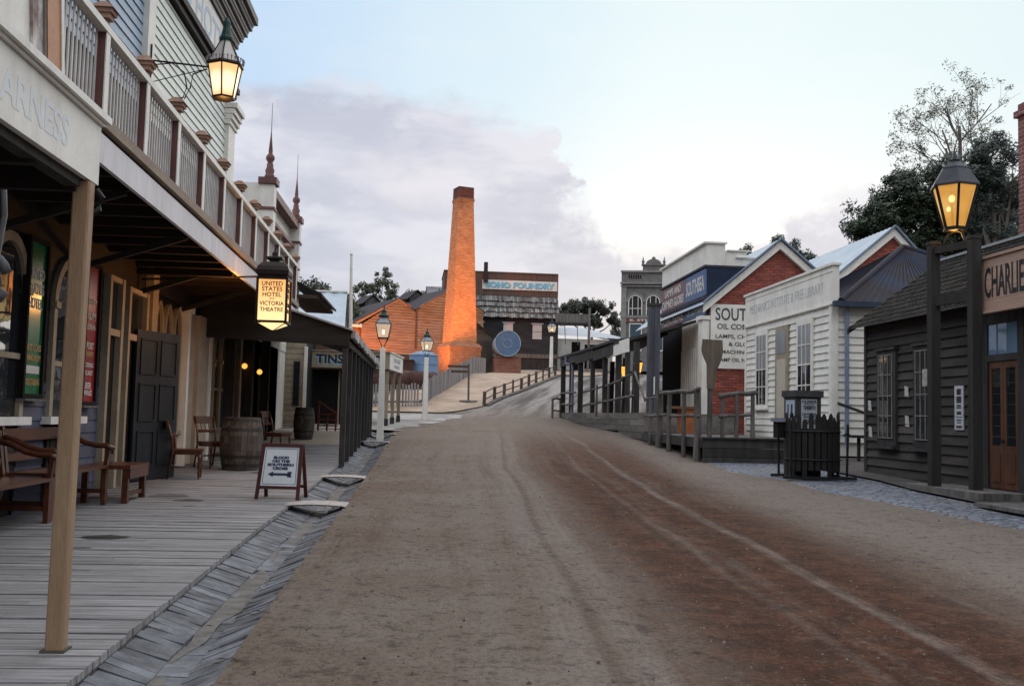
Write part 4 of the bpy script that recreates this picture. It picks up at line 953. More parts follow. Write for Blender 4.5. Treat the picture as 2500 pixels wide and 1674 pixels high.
for vx, za in ((-4.86, 10.95), (-1.2, 11.45)):
    vp = Pl((vx, 85, 0), ow.u, ow.n); q = B()
    q.prism([vp.p(x, z) for x, z in ((-.68, za - 2.2), (.68, za - 2.2), (.68, za - .62), (0, za - .05), (-.68, za - .62))], -ow.n * 2.6); v = q.build('roof_vent', darkgrey, fb)
    q = B(); clap(q, vp, -.66, .66, za - 2.0, za - .62, .14, .03); clap(q, vp, 0, 0, za - .62, za - .1, .14, .03, clip=lambda h: (-.66 * (za - .06 - h) / .56, .66 * (za - .06 - h) / .56)); q.build('slats', M('grey_slats', (.15, .14, .13), (.08, .075, .07), 5, island=.2), v)
    q = B()
    for e in (-1, 1): q.prism([vp.p(e * .92, za - .80, .2), vp.p(0, za, .2), vp.p(0, za, -2.8), vp.p(e * .92, za - .80, -2.8)], (0, 0, .06))
    q.build('vent_roof', MATS['dark_iron_roof'], v)
b = B(); ow.box(b, -.42, .1, 5.05, 5.75, .0, .04); ow.box(b, 3.9, 4.3, 4.6, 5.9, .0, .04); b.build('opening', black, fb)
for pts in ([ow.p(1.45, 9.2, .1), ow.p(1.45, 6.2, .1)], [ow.p(-3.2, 7.6, .12), ow.p(-3.05, 7.3, .1), ow.p(-3.05, 6, .1)]): b = B(); b.tube(pts, .06, 6); b.build('downpipe', M('brown_pipe', (.14, .06, .03), (.1, .04, .02), 5), fb)
b = B(); ow.box(b, -3.75, -3.0, 7.55, 7.72, 0, .3); b.build('gutter_box', white, fb)

cm = thing('brick_chimney', 'tall tapering orange brick chimney stack with sooty top in the foundry yard', 'chimney', (2.05, 72, 3.8), R(20))
brc = brick('chimney_brick', (.60, .25, .095), (.46, .16, .055), (.46, .32, .2), soot=(11.4, 14.4))
Mx = Matrix.Translation(cm.location) @ Matrix.Rotation(R(20), 4, 'Z')
def cmb(name, segs, m):
    q = B()
    for w0, w1, h0, h1 in segs: q.frustum((0, 0), w0, w0, w1, w1, h0, h1)
    q.v = [Mx @ v for v in q.v]; return q.build(name, m, cm)
cmb('plinth', [(1.17, 1.17, -.4, 1.95), (1.19, 1.23, 1.951, 2.15), (1.24, 1.02, 2.151, 2.42)], brick('plinth_brick', (.44, .18, .08), (.33, .11, .05), (.34, .22, .14)))
cmb('shaft', [(.935, .57, 2.421, 12.45)], brc)
cmb('collar', [(.60, .62, 12.451, 12.58), (.63, .585, 12.581, 12.72)], brc)
cmb('top', [(.575, .565, 12.721, 13.50)], brick('sooty_brick', (.24, .06, .045), (.12, .035, .03), (.06, .045, .04), soot=(12.7, 13.9)))
cmb('flue', [(.42, .42, 13.501, 13.505)], black)

fo = thing('foundry', 'dark foundry with brown iron upper wall carrying the SOHO FOUNDRY sign', 'foundry', (7, 84, 5))
fp = Pl((0, 84, 0), (1, .02, 0), (.02, -1, 0))
b = B(); fp.box(b, 1.0, 10.42, 11.15, 13.06, -6, 0); b.build('upper_wall', M('rusty_brown_iron', (.17, .105, .085), (.11, .07, .058), 2.2, (4, 4, .3), .75, .1), fo)
b = B()
for a in frange(1.0, 10.4, .21): fp.box(b, a, a + .09, 11.15, 13.05, .0, .045)
b.build('iron_ribs', MATS['rusty_brown_iron'], fo)
b = B(); fp.box(b, .95, 10.47, 13.06, 13.13, -6.05, .1); b.build('capping', greywood, fo)
b = B()
for k in range(4):
    z1 = 11.15 - k * .47; d0, d1 = k * .32, k * .32 + .34
    n = 52
    for j in range(n):
        s, t = 1.0 + 9.48 * j / n + .01, 1.0 + 9.48 * (j + 1) / n - .01; e = random.uniform(-.06, .02); P_ = fp.p; o = random.uniform(0, .03)
        b.hexa([P_(s,z1-.47+e,d1),P_(t,z1-.47+e,d1),P_(t,z1-.47+e,d1+.14+o),P_(s,z1-.47+e,d1+.14+o),P_(s,z1-.02,d0),P_(t,z1-.02,d0),P_(t,z1-.02,d0+.02),P_(s,z1-.02,d0+.02)])
b.prism([fp.p(1.0, 11.15, -.05), fp.p(1.0, 9.3, 1.22), fp.p(1.0, 9.3, -.05)], fp.u * 9.45); b.build('shingle_roof', M('pale_grey_shingles', (.25, .235, .225), (.09, .085, .082), 4, rough=.95, bump=.3, island=.5), fo)
b = B(); fp.box(b, 1.0, 10.42, 4.6, 9.3, -6, .98); b.build('lower_body', darkgrey, fo)
fl = Pl(fp.p(0, 0, 1.0), fp.u, fp.n); b = B(); clap(b, fl, 1.0, 10.42, 6.35, 9.28, .19, .03); b.build('weatherboards', M('blue_black_boards', (.045, .045, .05), (.026, .026, .03), 3, (.3, 1, 1), .85, .2, island=.2), fo)
b = B(); fl.box(b, 1.0, 10.5, 6.0, 6.33, 0, .05); b.build('base_board', greywood, fo)
for a0, a1, z0_, z1_ in ((3.5, 4.25, 7.5, 8.8), (5.9, 6.68, 7.5, 8.8), (8.3, 9.06, 7.55, 8.78)):
    b = B(); fl.box(b, a0, a1, z0_, z1_, .02, .07); wd = b.build('window', M('white_blind', (.55, .54, .53), (.5, .49, .48), 3, rough=.5, bump=0), fo)
    b = B(); fl.box(b, a0 - .12, a1 + .12, z1_ + .002, z1_ + .08, .02, .16); b.build('lintel', M('blue_white_paint', (.45, .48, .55), (.4, .43, .5)), wd)
    b = B(); fl.box(b, a0, a1, (z0_ + z1_) / 2 - .02, (z0_ + z1_) / 2 + .02, .072, .085); b.build('sash_bar', greywood, wd)
b = B(); fp.box(b, 4.15, 10.40, 11.66, 12.43, .05, .11); sg = b.build('sign_board', white, fo)
b = B(); text(b, 'SOHO FOUNDRY', fp.p(7.3, 12.045, .128), fp.u, fp.n, .50, 5.75, .004, .045); b.build('lettering', M('sky_blue_letter', (.22, .58, .78), (.2, .53, .72), 9, rough=.6, bump=0), sg)
b = B(); text(b, 'SOHO FOUNDRY', fp.p(7.33, 12.015, .118), fp.u, fp.n, .50, 5.75, .004, .045); b.build('letter_shadow', M('navy_shadow', (.05, .09, .16), (.04, .07, .13), 9, rough=.6, bump=0), sg)
b = B(); b.tube([fp.p(4.4, 12.5, .25), fp.p(4.4, 13.85, .25)], .17, 12); b.tube([fp.p(4.4, 12.2, .25), fp.p(4.4, 12.499, .25)], .2, 12); b.build('flue', M('dark_flue_iron', (.05, .03, .03), (.03, .02, .02), 5), fo)

ls = thing('lean_to_shed', 'small grey weatherboard lean-to with sloping roof between chimney and blue drum', 'shed', (3.8, 74, 4))
lp_ = Pl((0, 74, 0), (1, 0, 0), (0, -1, 0)); b = B(); clap(b, lp_, 0, 0, 3.6, 8.0, .16, .03, clip=lambda h: (2.9, 4.55 if h < 6.95 else 4.55 - (h - 6.95) * 1.25)); b.box(2.9, 4.5, 74.02, 77, 3.6, 6.9); b.build('weatherboards', M('olive_grey_boards', (.12, .105, .085), (.075, .066, .055), 3, (.3, 1, 1), .9, .2, island=.2), ls)
b = B(); b.hexa([(2.8,73.8,8.25),(4.72,73.8,6.80),(4.72,77,6.80),(2.8,77,8.25),(2.8,73.8,8.33),(4.72,73.8,6.88),(4.72,77,6.88),(2.8,77,8.33)]); b.build('roof', darkgrey, ls)

bt = M('blue_tank_paint', (.10, .17, .29), (.08, .14, .24), 2, rough=.6, bump=.05, dirt=.2)
tk = thing('water_tank', 'round blue water tank with domed lid beside the chimney base', 'tank', (-.38, 66, 3.5))
b = B(); b.lathe([(.92, 3.2), (.93, 4.3), (.92, 4.95)], (-.38, 66, 0), 32); b.build('drum', M('sky_blue_tank', (.19, .30, .47), (.15, .25, .40), 2, rough=.6, bump=.05, dirt=.15), tk, False)
b = B(); b.lathe([(.96, 4.951), (.96, 4.99), (.6, 5.16), (.2, 5.27), (.05, 5.28)], (-.38, 66, 0), 32); b.build('lid', M('pale_blue_lid', (.22, .30, .42), (.18, .25, .36), 2), tk, True)
b = B()
for z in (3.75, 4.35): b.lathe([(.94, z), (.945, z + .03)], (-.38, 66, 0), 32)
b.build('hoop', bt, tk)
hd = thing('blue_drum', 'large blue boiler drum lying end-on upon a brick cradle below the foundry', 'drum', (5.35, 71, 4))
b = B(); n = 40; cxx, czz = 5.35, 6.25
def disc(y, r): return [(cxx + r * math.cos(2 * PI * k / n), y, czz + r * math.sin(2 * PI * k / n)) for k in range(n)]
b.tube([(cxx, 70.6, czz), (cxx, 73.5, czz)], .91, 40); b.build('shell', M('pale_blue_shell', (.30, .38, .46), (.24, .31, .38), 2), hd)
b = B(); b.tube([(cxx, 70.5, czz), (cxx, 70.59, czz)], .93, 40); b.build('end_plate', bt, hd)
b = B(); b.tube([(cxx + .88 * math.cos(t), 70.49, czz + .88 * math.sin(t)) for t in frange(0, 6.2832, .2)], .035, 6); b.tube([(cxx + .3 * math.cos(t), 70.49, czz + .3 * math.sin(t)) for t in frange(0, 6.2832, .3)], .02, 5); b.build('rim', MATS['pale_blue_shell'], hd)
bp_ = thing('brick_cradle', 'red brick cradle under the blue drum', 'plinth', (5.4, 71, 4))
b = B(); b.box(4.5, 6.33, 70.8, 73.4, 3.6, 5.33); b.build('brickwork', brick('cradle_brick', (.34, .10, .06), (.24, .07, .045), (.26, .2, .15)), bp_)
b = B(); b.box(4.46, 6.37, 70.76, 70.80, 5.26, 5.38); b.build('cap', M('cap_stone', (.2, .13, .1), (.14, .09, .07)), bp_)
rust = M('rusted_iron', (.085, .038, .03), (.05, .024, .02), 3, rough=.9, bump=.4, bscale=14)
for nm, p0, p1, r, lab in (('rusted_boiler', (-3.1, 55, 3.0), (-1.1, 57, 3.0), .62, 'long rusted boiler lying behind the paling fence'), ('rusted_boiler', (-.95, 56.5, 3.05), (.2, 58, 3.05), .55, 'shorter rusted boiler beside the round blue tank')):
    t = thing(nm, lab, 'boiler', (p0[0], p0[1], 2.6), group='rusted boilers in the foundry yard')
    p0, p1 = Vector(p0), Vector(p1); d = (p1 - p0).normalized(); b = B()
    b.tube([p0 - d * .3, p0 - d * .2, p0, p0 + (p1 - p0) * .5, p1, p1 + d * .2, p1 + d * .3], [r * .35, r * .75, r, r, r, r * .75, r * .35], 20); b.build('shell', rust, t, True)
    b = B()
    for f in (.05, .5, .95): b.tube([p0.lerp(p1, f), p0.lerp(p1, f) + d * .08], r + .02, 20)
    b.build('band', rust, t)
pt = thing('iron_box_tank', 'dark square iron tank behind the boilers, left of the blue tank', 'tank', (-1.6, 66, 3.5)); b = B(); b.box(-1.75, -1.02, 64.5, 65.3, 2.9, 4.55); b.build('body', rust, pt); b = B(); b.box(-1.80, -.97, 64.45, 65.35, 4.551, 4.62); b.build('rim', rust, pt)
wb = thing('pale_roof_tank', 'pale square box tank standing above the workshop roofs behind the chimney', 'tank', (.6, 92, 9)); b = B(); b.box(-.5, 1.9, 92, 94, 9.6, 12.6); b.build('body', M('pale_lilac_sheet', (.50, .49, .50), (.46, .45, .46), 1.2), wb); b = B()
for x in (-.5, .68, 1.86): b.box(x - .03, x + .03, 91.95, 91.995, 9.6, 12.6)
b.box(-.55, 1.95, 91.94, 91.995, 12.62, 12.68); b.build('frame', greywood, wb)

# fences and sign on the hill
pf = thing('paling_fence', 'grey paling fence climbing from the lane to the lean-to shed', 'fence', (0, 50, 2), group=None)
def palings(name, p, q, h, step, gap, m):
    p, q = Vector((*p, 0)), Vector((*q, 0)); L = (q - p).length; n = int(L / step); u = (q - p).normalized(); nn = Vector((u.y, -u.x, 0)); b = B()
    for k in range(n):
        s = p + u * (k * step + random.uniform(-.01, .01)); e = s + u * (step - gap); z = ground(s.x, s.y); hh = h * random.uniform(.94, 1.04); o = nn * random.uniform(0, .02)
        b.hexa([s+o+Vector((0,0,z-.1)),e+o+Vector((0,0,z-.1)),e+o+nn*.025+Vector((0,0,z-.1)),s+o+nn*.025+Vector((0,0,z-.1)),s+o+Vector((0,0,z+hh)),e+o+Vector((0,0,z+hh)),e+o+nn*.025+Vector((0,0,z+hh)),s+o+nn*.025+Vector((0,0,z+hh))])
    b.build(name, m, pf)
    b = B()
    for f in (.25, .8): b.bar(p - nn * .05 + Vector((0, 0, ground(p.x, p.y) + h * f)), q - nn * .05 + Vector((0, 0, ground(q.x, q.y) + h * f)), .05, .08)
    b.build('fence_rail', greywood, pf)
palewood = M('silvery_palings', (.30, .275, .265), (.17, .16, .155), 6, (1, 1, .15), .9, .3, island=.2)
palings('paling_panel', (-.30, 43.2), (1.6, 54.5), 1.0, .13, .01, palewood); palings('paling_panel', (1.6, 54.5), (3.6, 66), 1.0, .14, .01, palewood)
palings('picket_panel', (-3.2, 42.6), (-.34, 43.15), 1.0, .125, .045, palewood)
lf = thing('log_fence', 'post and rail log fence along the kerb of the rising road', 'fence', (5, 52, 3))
lw = M('brown_log', (.11, .08, .062), (.06, .045, .037), 5, (1, 1, .2), .95, .4, island=.3); pr = None
f = pw([(44, 2.38), (60, 7.4)])
for k, y in enumerate(frange(44, 60, 1.78)):
    x = f(y); z = ground(x, y); b = B(); b.tube([(x, y, z - .2), (x + random.uniform(-.02, .02), y, z + .64 + random.uniform(-.03, .05))], .075 if k % 4 != 3 else .045, 8); b.build('post', lw, lf)
    if pr:
        b = B()
        for h in (.58, .28): b.tube([(pr[0], pr[1], pr[2] + h), ((x + pr[0]) / 2, (y + pr[1]) / 2, (z + pr[2]) / 2 + h + random.uniform(-.04, .03)), (x, y, z + h)], .028, 6)
        b.build('rail', lw, lf)
    pr = (x, y, z)
sp = thing('signpost', 'thin street signpost with two brown fingers on the sandy bank', 'signpost', (1.75, 45, 1.6)); zz = ground(1.75, 45)
b = B(); b.tube([(1.75, 45, zz - .1), (1.72, 45, 3.5)], .045, 8); b.build('post', M('grey_brown_post', (.13, .11, .1), (.09, .075, .07), 5), sp)
for h in (3.36, 3.14): b = B(); b.box(.8 if h > 3.2 else .95, 1.68, 44.97, 45.0, h - .05, h + .05); b.build('finger_board', M('brown_finger', (.10, .055, .045), (.07, .04, .035), 5), sp)
b = B(); b.lathe([(.42, zz), (.40, zz + .09), (.1, zz + .10)], (1.75, 45, 0), 14); b.build('base', greywood, sp)

# ------------------------------------------------------------------ right side, far to near
st = thing('stone_shop', 'grey stone two storey shop with arched windows lettered E STEIN up the hill', 'shop', (17, 80, 7))
stp = Pl((15.03 - 15.03 * .972, 80 + 15.03 * .236, 0), (.972, -.236, 0), (-.236, -.972, 0)); stone_m = M('grey_stone', (.20, .195, .185), (.145, .14, .135), 3, rough=.9, bump=.3, bscale=18)
b = B(); stp.box(b, 15.03, 20.2, 5, 12.95, -6, 0); b.build('wall', stone_m, st)
b = B(); stp.box(b, 14.95, 20.3, 11.9, 12.05, 0, .3); stp.box(b, 14.98, 20.25, 11.7, 11.8, 0, .2); stp.box(b, 14.98, 20.25, 12.85, 13.0, -.1, .15); stp.box(b, 15.0, 20.2, 9.22, 9.4, 0, .14); stp.box(b, 15.03, 15.45, 5, 11.7, 0, .12); b.build('cornice', M('pale_stone_trim', (.27, .26, .25), (.2, .195, .19), 3), st)
b = B()
for a in frange(15.6, 16.5, .18): stp.box(b, a, a + .09, 12.35, 12.65, .0, .03)
b.build('baluster_holes', black, st)
b = B(); stp.box(b, 16.7, 18.4, 13.0, 13.4, -.3, .1); stp.box(b, 16.6, 18.5, 13.4, 13.5, -.3, .2)
b.prism([stp.p(17.55 + .62 * math.cos(t), 13.5 + .42 * math.sin(t), .1) for t in frange(0, PI, .25)], stp.n * -.4); b.prism([stp.p(17.55 + .16 * math.cos(t), 13.9 + .2 * math.sin(t), .11) for t in frange(0, PI, .4)], stp.n * -.4); b.build('pediment', stone_m, st)
for a in (16.72, 18.38):
    b = B(); p = stp.p(a, 0, 0); b.lathe([(.12, 13.5), (.08, 13.6), (.13, 13.72), (.06, 13.85), (.02, 14.1)], (p.x, p.y, 0), 8); b.build('finial', stone_m, st)
for a in (16.15, 17.55, 18.95):
    n = 12; arch = lambda r, s: [(a + r, 9.45)] + [(a + r * math.cos(PI * k / n), s + r * math.sin(PI * k / n)) for k in range(n + 1)] + [(a - r, 9.45)]
    b = B(); stp.poly(b, arch(.5, 10.55), .015); wd = b.build('window', glassdark, st); b = B(); stp.ring(b, arch(.56, 10.5), arch(.48, 10.5), .02, .08); stp.box(b, a - .48, a + .48, 9.95, 10.0, .03, .07)
    for dx in (-.22, .22): stp.box(b, a + dx - .025, a + dx + .025, 9.45, 10.9, .03, .06)
    b.build('frame', white, wd); b = B(); stp.ring(b, arch(.72, 10.5)[1:-1], arch(.60, 10.5)[1:-1], .01, .12); b.build('arch_moulding', MATS['pale_stone_trim'], wd)
b = B(); stp.box(b, 15.45, 20, 8.88, 9.2, .0, .10); sg = b.build('sign_board', M('dull_red_sign', (.16, .07, .06), (.13, .055, .05), 4), st)
b = B(); text(b, 'E. STEINFELD', stp.p(17.4, 9.04, .105), stp.u, stp.n, .2, 3.3, .004, .03); b.build('lettering', whiteink, sg)
for a in (15.7, 17.4): b = B(); stp.box(b, a, a + 1.0, 6.6, 8.8, .0, .05); wd = b.build('shop_window', white, st); b = B(); stp.box(b, a + .07, a + .93, 6.7, 8.72, .045, .06); b.build('pane', glass('bluish_shop_glass', (.03, .05, .07)), wd)

ws = thing('white_shed', 'white shed with long pale roof behind the foundry walkway', 'shed', (13, 88, 6))
b = B(); ribs(b, (9.5, 85.2, 8.15), (17.0, 85.2, 7.9), (13.6, 90, 9.2), (9.5, 90, 9.2), .35, .02); b.build('roof', M('pale_shed_roof', (.55, .57, .60), (.48, .5, .53), 1), ws)
b = B(); b.box(9.6, 15.4, 85.5, 90, 5, 7.85); b.build('wall', white, ws)
b = B(); b.box(11.9, 12.6, 85.4, 85.49, 5.2, 7.6); b.box(13.0, 14.6, 85.4, 85.49, 5.4, 7.4); b.build('opening', black, ws)
wk = thing('timber_walkway', 'grey timber box walkway sticking out from the foundry on a tall post', 'walkway', (12, 80, 6))
b = B(); b.box(9.9, 12.5, 80.0, 80.8, 8.72, 9.42); b.build('box_beam', greywood, wk); b = B(); b.box(9.9, 12.55, 79.9, 80.9, 8.55, 8.70); b.build('floor', darkgrey, wk)
b = B(); b.tube([(12.42, 79.75, 5), (12.48, 79.75, 9.9)], .10, 8); b.build('post', greywood, wk)
for x in (10.6, 11.6): b = B(); b.bar((x, 80.4, 8.5), (x + .1, 80.4, 7.0), .05, .05); b.build('brace', greywood, wk)

# Southsea store
so = thing('oil_store', 'oil company store with blue and brown signboards and red brick gables', 'shop', (10, 34, 1))
gb1 = brick('red_store_brick', (.48, .10, .06), (.24, .05, .04), (.10, .07, .06), blot=.6)
b = B()
b.prism([(8.78, 31.6, .6), (16.9, 31.6, .6), (16.9, 31.6, 5.2), (14.7, 31.6, 7.45), (12.5, 31.6, 5.6), (11.0, 31.6, 6.9), (8.78, 31.6, 5.05)], (0, 6.5, 0)); b.build('brick_wall', gb1, so)
b = B(); b.box(8.80, 16, 31.56, 31.597, 2.9, 4.93); wp = b.build('painted_sign', white, so)
for s, z, h, x, w in (('SOUTHSEA', 4.62, 0.4, 9.915, 1.93), ('OIL COMPANY', 4.23, 0.175, 9.81, 1.6), ('LAMPS, CHIMNEYS', 3.92, 0.125, 9.8, 1.68), ('& GLOBES', 3.68, 0.12, 9.855, 0.95), ('MACHINE', 3.43, 0.12, 9.57, 0.82), ('LAMP OIL N', 3.18, 0.12, 9.475, 0.89)): lines([(s, (x, 31.555, z), *YN, h, w, .003, .012)], M('charcoal_lettering', (.055, .055, .06), (.10, .10, .105), 14, rough=.8, bump=0), wp)
b = B()
for a, c in (((8.55, 4.90), (11.0, 7.0)), ((11.0, 7.0), (12.9, 5.42)), ((12.2, 5.4), (14.75, 7.55)), ((14.75, 7.55), (17.2, 5.0))):
    b.hexa([(a[0],31.44,a[1]-.25),(c[0],31.44,c[1]-.25),(c[0],31.59,c[1]-.25),(a[0],31.59,a[1]-.25),(a[0],31.44,a[1]),(c[0],31.44,c[1]),(c[0],31.59,c[1]),(a[0],31.59,a[1])])
b.build('barge_board', white, so)
b = B()
ribs(b, (8.5, 42, 4.88), (8.5, 31.35, 4.88), (11.0, 31.35, 7.06), (11.0, 42, 7.06), .3, .02); ribs(b, (12.9, 31.35, 5.46), (12.9, 42, 5.46), (11.0, 42, 7.06), (11.0, 31.35, 7.06), .3, .02)
ribs(b, (12.2, 44, 5.42), (12.2, 31.35, 5.42), (14.75, 31.35, 7.62), (14.75, 44, 7.62), .3, .02); ribs(b, (17.2, 31.35, 5.05), (17.2, 44, 5.05), (14.75, 44, 7.62), (14.75, 31.35, 7.62), .3, .02); b.build('roof', silver, so)
b = B()
for a, c in (((8.5, 4.95), (11.0, 7.07)), ((11.0, 7.07), (12.9, 5.48)), ((12.2, 5.45), (14.75, 7.63)), ((14.75, 7.63), (17.2, 5.06))): b.bar((a[0], 31.38, a[1] + .0), (c[0], 31.38, c[1] + .0), .10, .05)
b.build('roof_edge', M('blue_grey_flashing', (.19, .24, .32), (.15, .19, .26), 3), so)
sf = Pl((8.68, 0, 0), (0, -1, 0), (-1, 0, 0)); A = lambda y: -y
b = B(); b.box(8.70, 9.3, 31.75, 38.0, 6.2, 6.88); b.hexa([(9.3,31.5,6.2),(12.6,31.5,5.9),(12.6,31.9,5.9),(9.3,31.9,6.2),(9.3,31.5,6.62),(9.5,31.5,6.62),(9.5,31.9,6.62),(9.3,31.9,6.62)]) if False else None
b.box(9.3, 10.0, 31.77, 32.1, 6.2, 6.66); b.box(10.0, 10.75, 31.77, 32.1, 6.2, 6.45); b.build('parapet', white, so)
b = B(); b.box(8.60, 9.35, 31.68, 38.1, 6.885, 6.94); b.box(9.36, 10.08, 31.70, 32.15, 6.665, 6.70); b.box(9.65, 10.8, 31.68, 31.765, 6.455, 6.49); b.build('parapet_cap', white, so)
b = B(); b.box(8.62, 11.3, 31.70, 38.05, 6.12, 6.19); b.box(8.62, 8.8, 31.70, 38.05, 5.10, 5.22); b.build('moulding', M('dark_plum_trim', (.05, .045, .06), (.035, .03, .045), 4), so)
blu = M('store_blue', (.10, .16, .30), (.08, .13, .25), 2.5, rough=.6, bump=.05); brn = M('store_plum_brown', (.20, .115, .125), (.16, .09, .10), 2.5, rough=.6, bump=.05); navy2 = M('store_navy', (.012, .024, .055), (.008, .016, .038), 3, rough=.7)
b = B(); b.box(8.72, 11.4, 31.72, 38, 4.6, 6.118); b.build('navy_side', navy2, so)
for y0, y1, z0_, z1_, m, words in ((31.75, 34.3, 5.24, 6.08, blu, (('SOUTHSEA', 5.66, .5, 2.3),)), (31.75, 34.3, 4.62, 5.08, blu, (('OIL COMPANY', 4.85, .26, 2.0),)),
    (34.32, 37.9, 5.24, 6.08, brn, (('LAMPS AND', 5.86, .26, 2.4), ('CHIMNEY GLOBES', 5.46, .3, 3.2))), (34.32, 37.9, 4.62, 5.08, brn, (('KEROSENE', 4.85, .32, 3.1),))):
    b = B(); b.box(8.66, 8.715, y0, y1, z0_, z1_); sg = b.build('sign_panel', m, so)
    lines([(s, (8.655, (y0 + y1) / 2, z), *XR, h, w, .003, .02) for s, z, h, w in words], whiteink, sg)
b = B(); b.box(8.76, 9.2, 34.7, 38, .8, 4.6); b.build('shopfront', black, so)
b = B(); b.box(8.64, 8.80, 32.4, 34.6, 1.2, 4.58)
for y in frange(32.6, 34.4, .26): b.box(8.60, 8.62, y, y + .12, 1.6, 3.6)
b.build('shutter', white, so)
b = B(); b.box(8.55, 8.90, 31.62, 32.1, .8, 4.42); b.box(8.48, 8.92, 31.58, 32.16, 4.43, 4.56); b.build('pier', white, so)

# raised timber deck, verandah roofs, log railings
rv = thing('raised_verandah', 'long dark timber verandah on a raised deck along the right of the road', 'verandah', (6, 34, 1))
FX = pw([(22, 5.93), (28.3, 6.05), (33, 6.1), (41, 5.3)])
b = B()
for a, c in zip(frange(28.4, 41, .8), frange(28.4, 41, .8)[1:]):
    b.hexa([(FX(a)+.03,a,1.38),(9,a,1.38),(9,c,1.38),(FX(c)+.03,c,1.38),(FX(a)+.03,a,1.43),(9,a,1.43),(9,c,1.43),(FX(c)+.03,c,1.43)])
b.hexa([(5.97,22.02,.82),(8.75,22.02,.82),(8.75,28.3,.82),(6.08,28.3,.82),(5.97,22.02,.88),(8.75,22.02,.88),(8.75,28.3,.88),(6.08,28.3,.88)]); b.build('deck', greywood, rv)
b = B()
for k in range(5):
    for a, c in zip(frange(28.4, 41, 2.1), frange(28.4, 41, 2.1)[1:]):
        z = 1.43 - .19 * k; 
        if z - .18 < min(ground(6, a), ground(6, c)) - .1: continue
        b.hexa([(FX(a),a,z-.18),(FX(a)+.03,a,z-.18),(FX(c)+.03,c-.01,z-.18),(FX(c),c-.01,z-.18),(FX(a),a,z),(FX(a)+.03,a,z),(FX(c)+.03,c-.01,z),(FX(c),c-.01,z)])
b.box(6.05, 8.7, 28.36, 28.39, .9, 1.43); b.build('skirting', M('grey_brown_boards', (.16, .145, .13), (.09, .08, .073), 5, (1, .15, 1), .9, .3, island=.3), rv)
b = B()
for a, c in ((22.06, 24.1), (24.11, 26.2), (26.21, 28.3)): b.box(5.97, 6.0, a, c, .66, .87)
for k in range(4): b.box(5.98, 8.9, 21.95 + k * .004, 21.99 + k * .004, .86 - .2 * (k + 1) + .01, .86 - .2 * k)
b.build('front_boards', darkgrey, rv)
b = B(); b.box(5.95, 8.95, 21.90, 22.0, .865, .90); b.build('deck_edge', darkgrey, rv)
# verandah posts
for y, w in ((41, .09), (39.6, .08), (38.2, .09), (36.4, .075), (34.8, .08), (33.2, .09), (31.6, .07), (30.2, .08)):
    x = FX(y) + .1; b = B(); b.bar((x, y, 1.0), (x + random.uniform(-.02, .02), y, 3.55), w * 2, w * 2, (0, 1, 0)); b.build('post', darkgrey, rv)
for y in (40.2, 37.5, 35.6): b = B(); b.tube([(7.2, y, 1.2), (7.25, y, 3.5)], .10, 8); b.build('inner_post', darkgrey, rv)
b = B(); b.hexa([(5.2,41.2,3.60),(8.5,41.2,4.05),(8.5,36.1,4.3),(6.0,33.1,3.75),(5.2,41.2,3.68),(8.5,41.2,4.13),(8.5,36.1,4.38),(6.0,33.1,3.83)]); b.hexa([(6.02,32.4,3.66),(8.55,32.4,4.40),(8.55,36,4.40),(6.02,36,3.66),(6.02,32.4,3.75),(8.55,32.4,4.49),(8.55,36,4.49),(6.02,36,3.75)]); b.build('roof', darkgrey, rv)
b = B()
for a, c in zip(frange(33.4, 41.1, 2.4), frange(33.4, 41.1, 2.4)[1:]): b.hexa([(FX(a)-.03,a,3.36),(FX(a)+.02,a,3.36),(FX(c)+.02,c,3.26),(FX(c)-.03,c,3.26),(FX(a)-.03,a,3.72),(FX(a)+.02,a,3.72),(FX(c)+.02,c,3.60),(FX(c)-.03,c,3.60)])
b.build('fascia', darkgrey, rv)
b = B(); b.box(6.04, 6.1, 31.0, 35.3, 3.30, 3.72); sg = b.build('sign_board', white, rv);
b = B(); b.box(5.45, 5.72, 40.3, 40.34, 3.3, 3.52); b.build('small_sign', white, rv)
b = B(); x = FX(39.8) - .1; b.tube([(x, 39.8, 3.62), (x, 39.8, 3.36), (x + .2, 39.3, 3.28), (x + .2, 39.3, 1.0)], .045, 8); b.build('downpipe', M('blue_grey_pipe', (.20, .24, .32), (.16, .19, .26), 4), rv)
pi = thing('timber_pillar', 'tall dark blue-grey timber pillar with a white mark beside the brick store', 'pillar', (6.3, 28.5, 1))
b = B()
for k in range(4): b.box(6.14 + k * .085, 6.22 + k * .085, 28.42 + .01 * (k % 2), 28.62, .75, 4.45)
b.build('boards', M('blue_grey_timber', (.085, .09, .105), (.05, .053, .065), 4, (1, 1, .15), .85, .3, island=.2), pi); b = B(); b.box(6.12, 6.5, 28.40, 28.64, 4.451, 4.53); b.build('cap', darkgrey, pi); b = B(); b.box(6.30, 6.335, 28.405, 28.415, 1.95, 2.45); b.build('white_mark', white, pi)
def vlantern(loc, lab):
    t = thing('verandah_lantern', lab, 'lantern', loc, group='lit lanterns under the right verandah')
    q = B(); x, y, z = loc; q.frustum((x, y), .08, .08, .13, .13, z, z + .32); q.build('pane', glow('amber_glow', (1, .36, .05), 1.6, (1, .5, .1)), t)
    q = B(); q.frustum((x, y), .16, .16, .04, .04, z + .325, z + .42); q.frustum((x, y), .085, .085, .085, .085, z - .03, z - .002); q.tube([(x, y, z + .42), (x, y, z + .7)], .012, 5); q.build('frame', blackiron, t)
vlantern((6.85, 33.3, 2.78), 'lit amber lantern hanging right of the white verandah sign'); vlantern((6.75, 35.0, 2.72), 'lit amber lantern further back under the verandah')

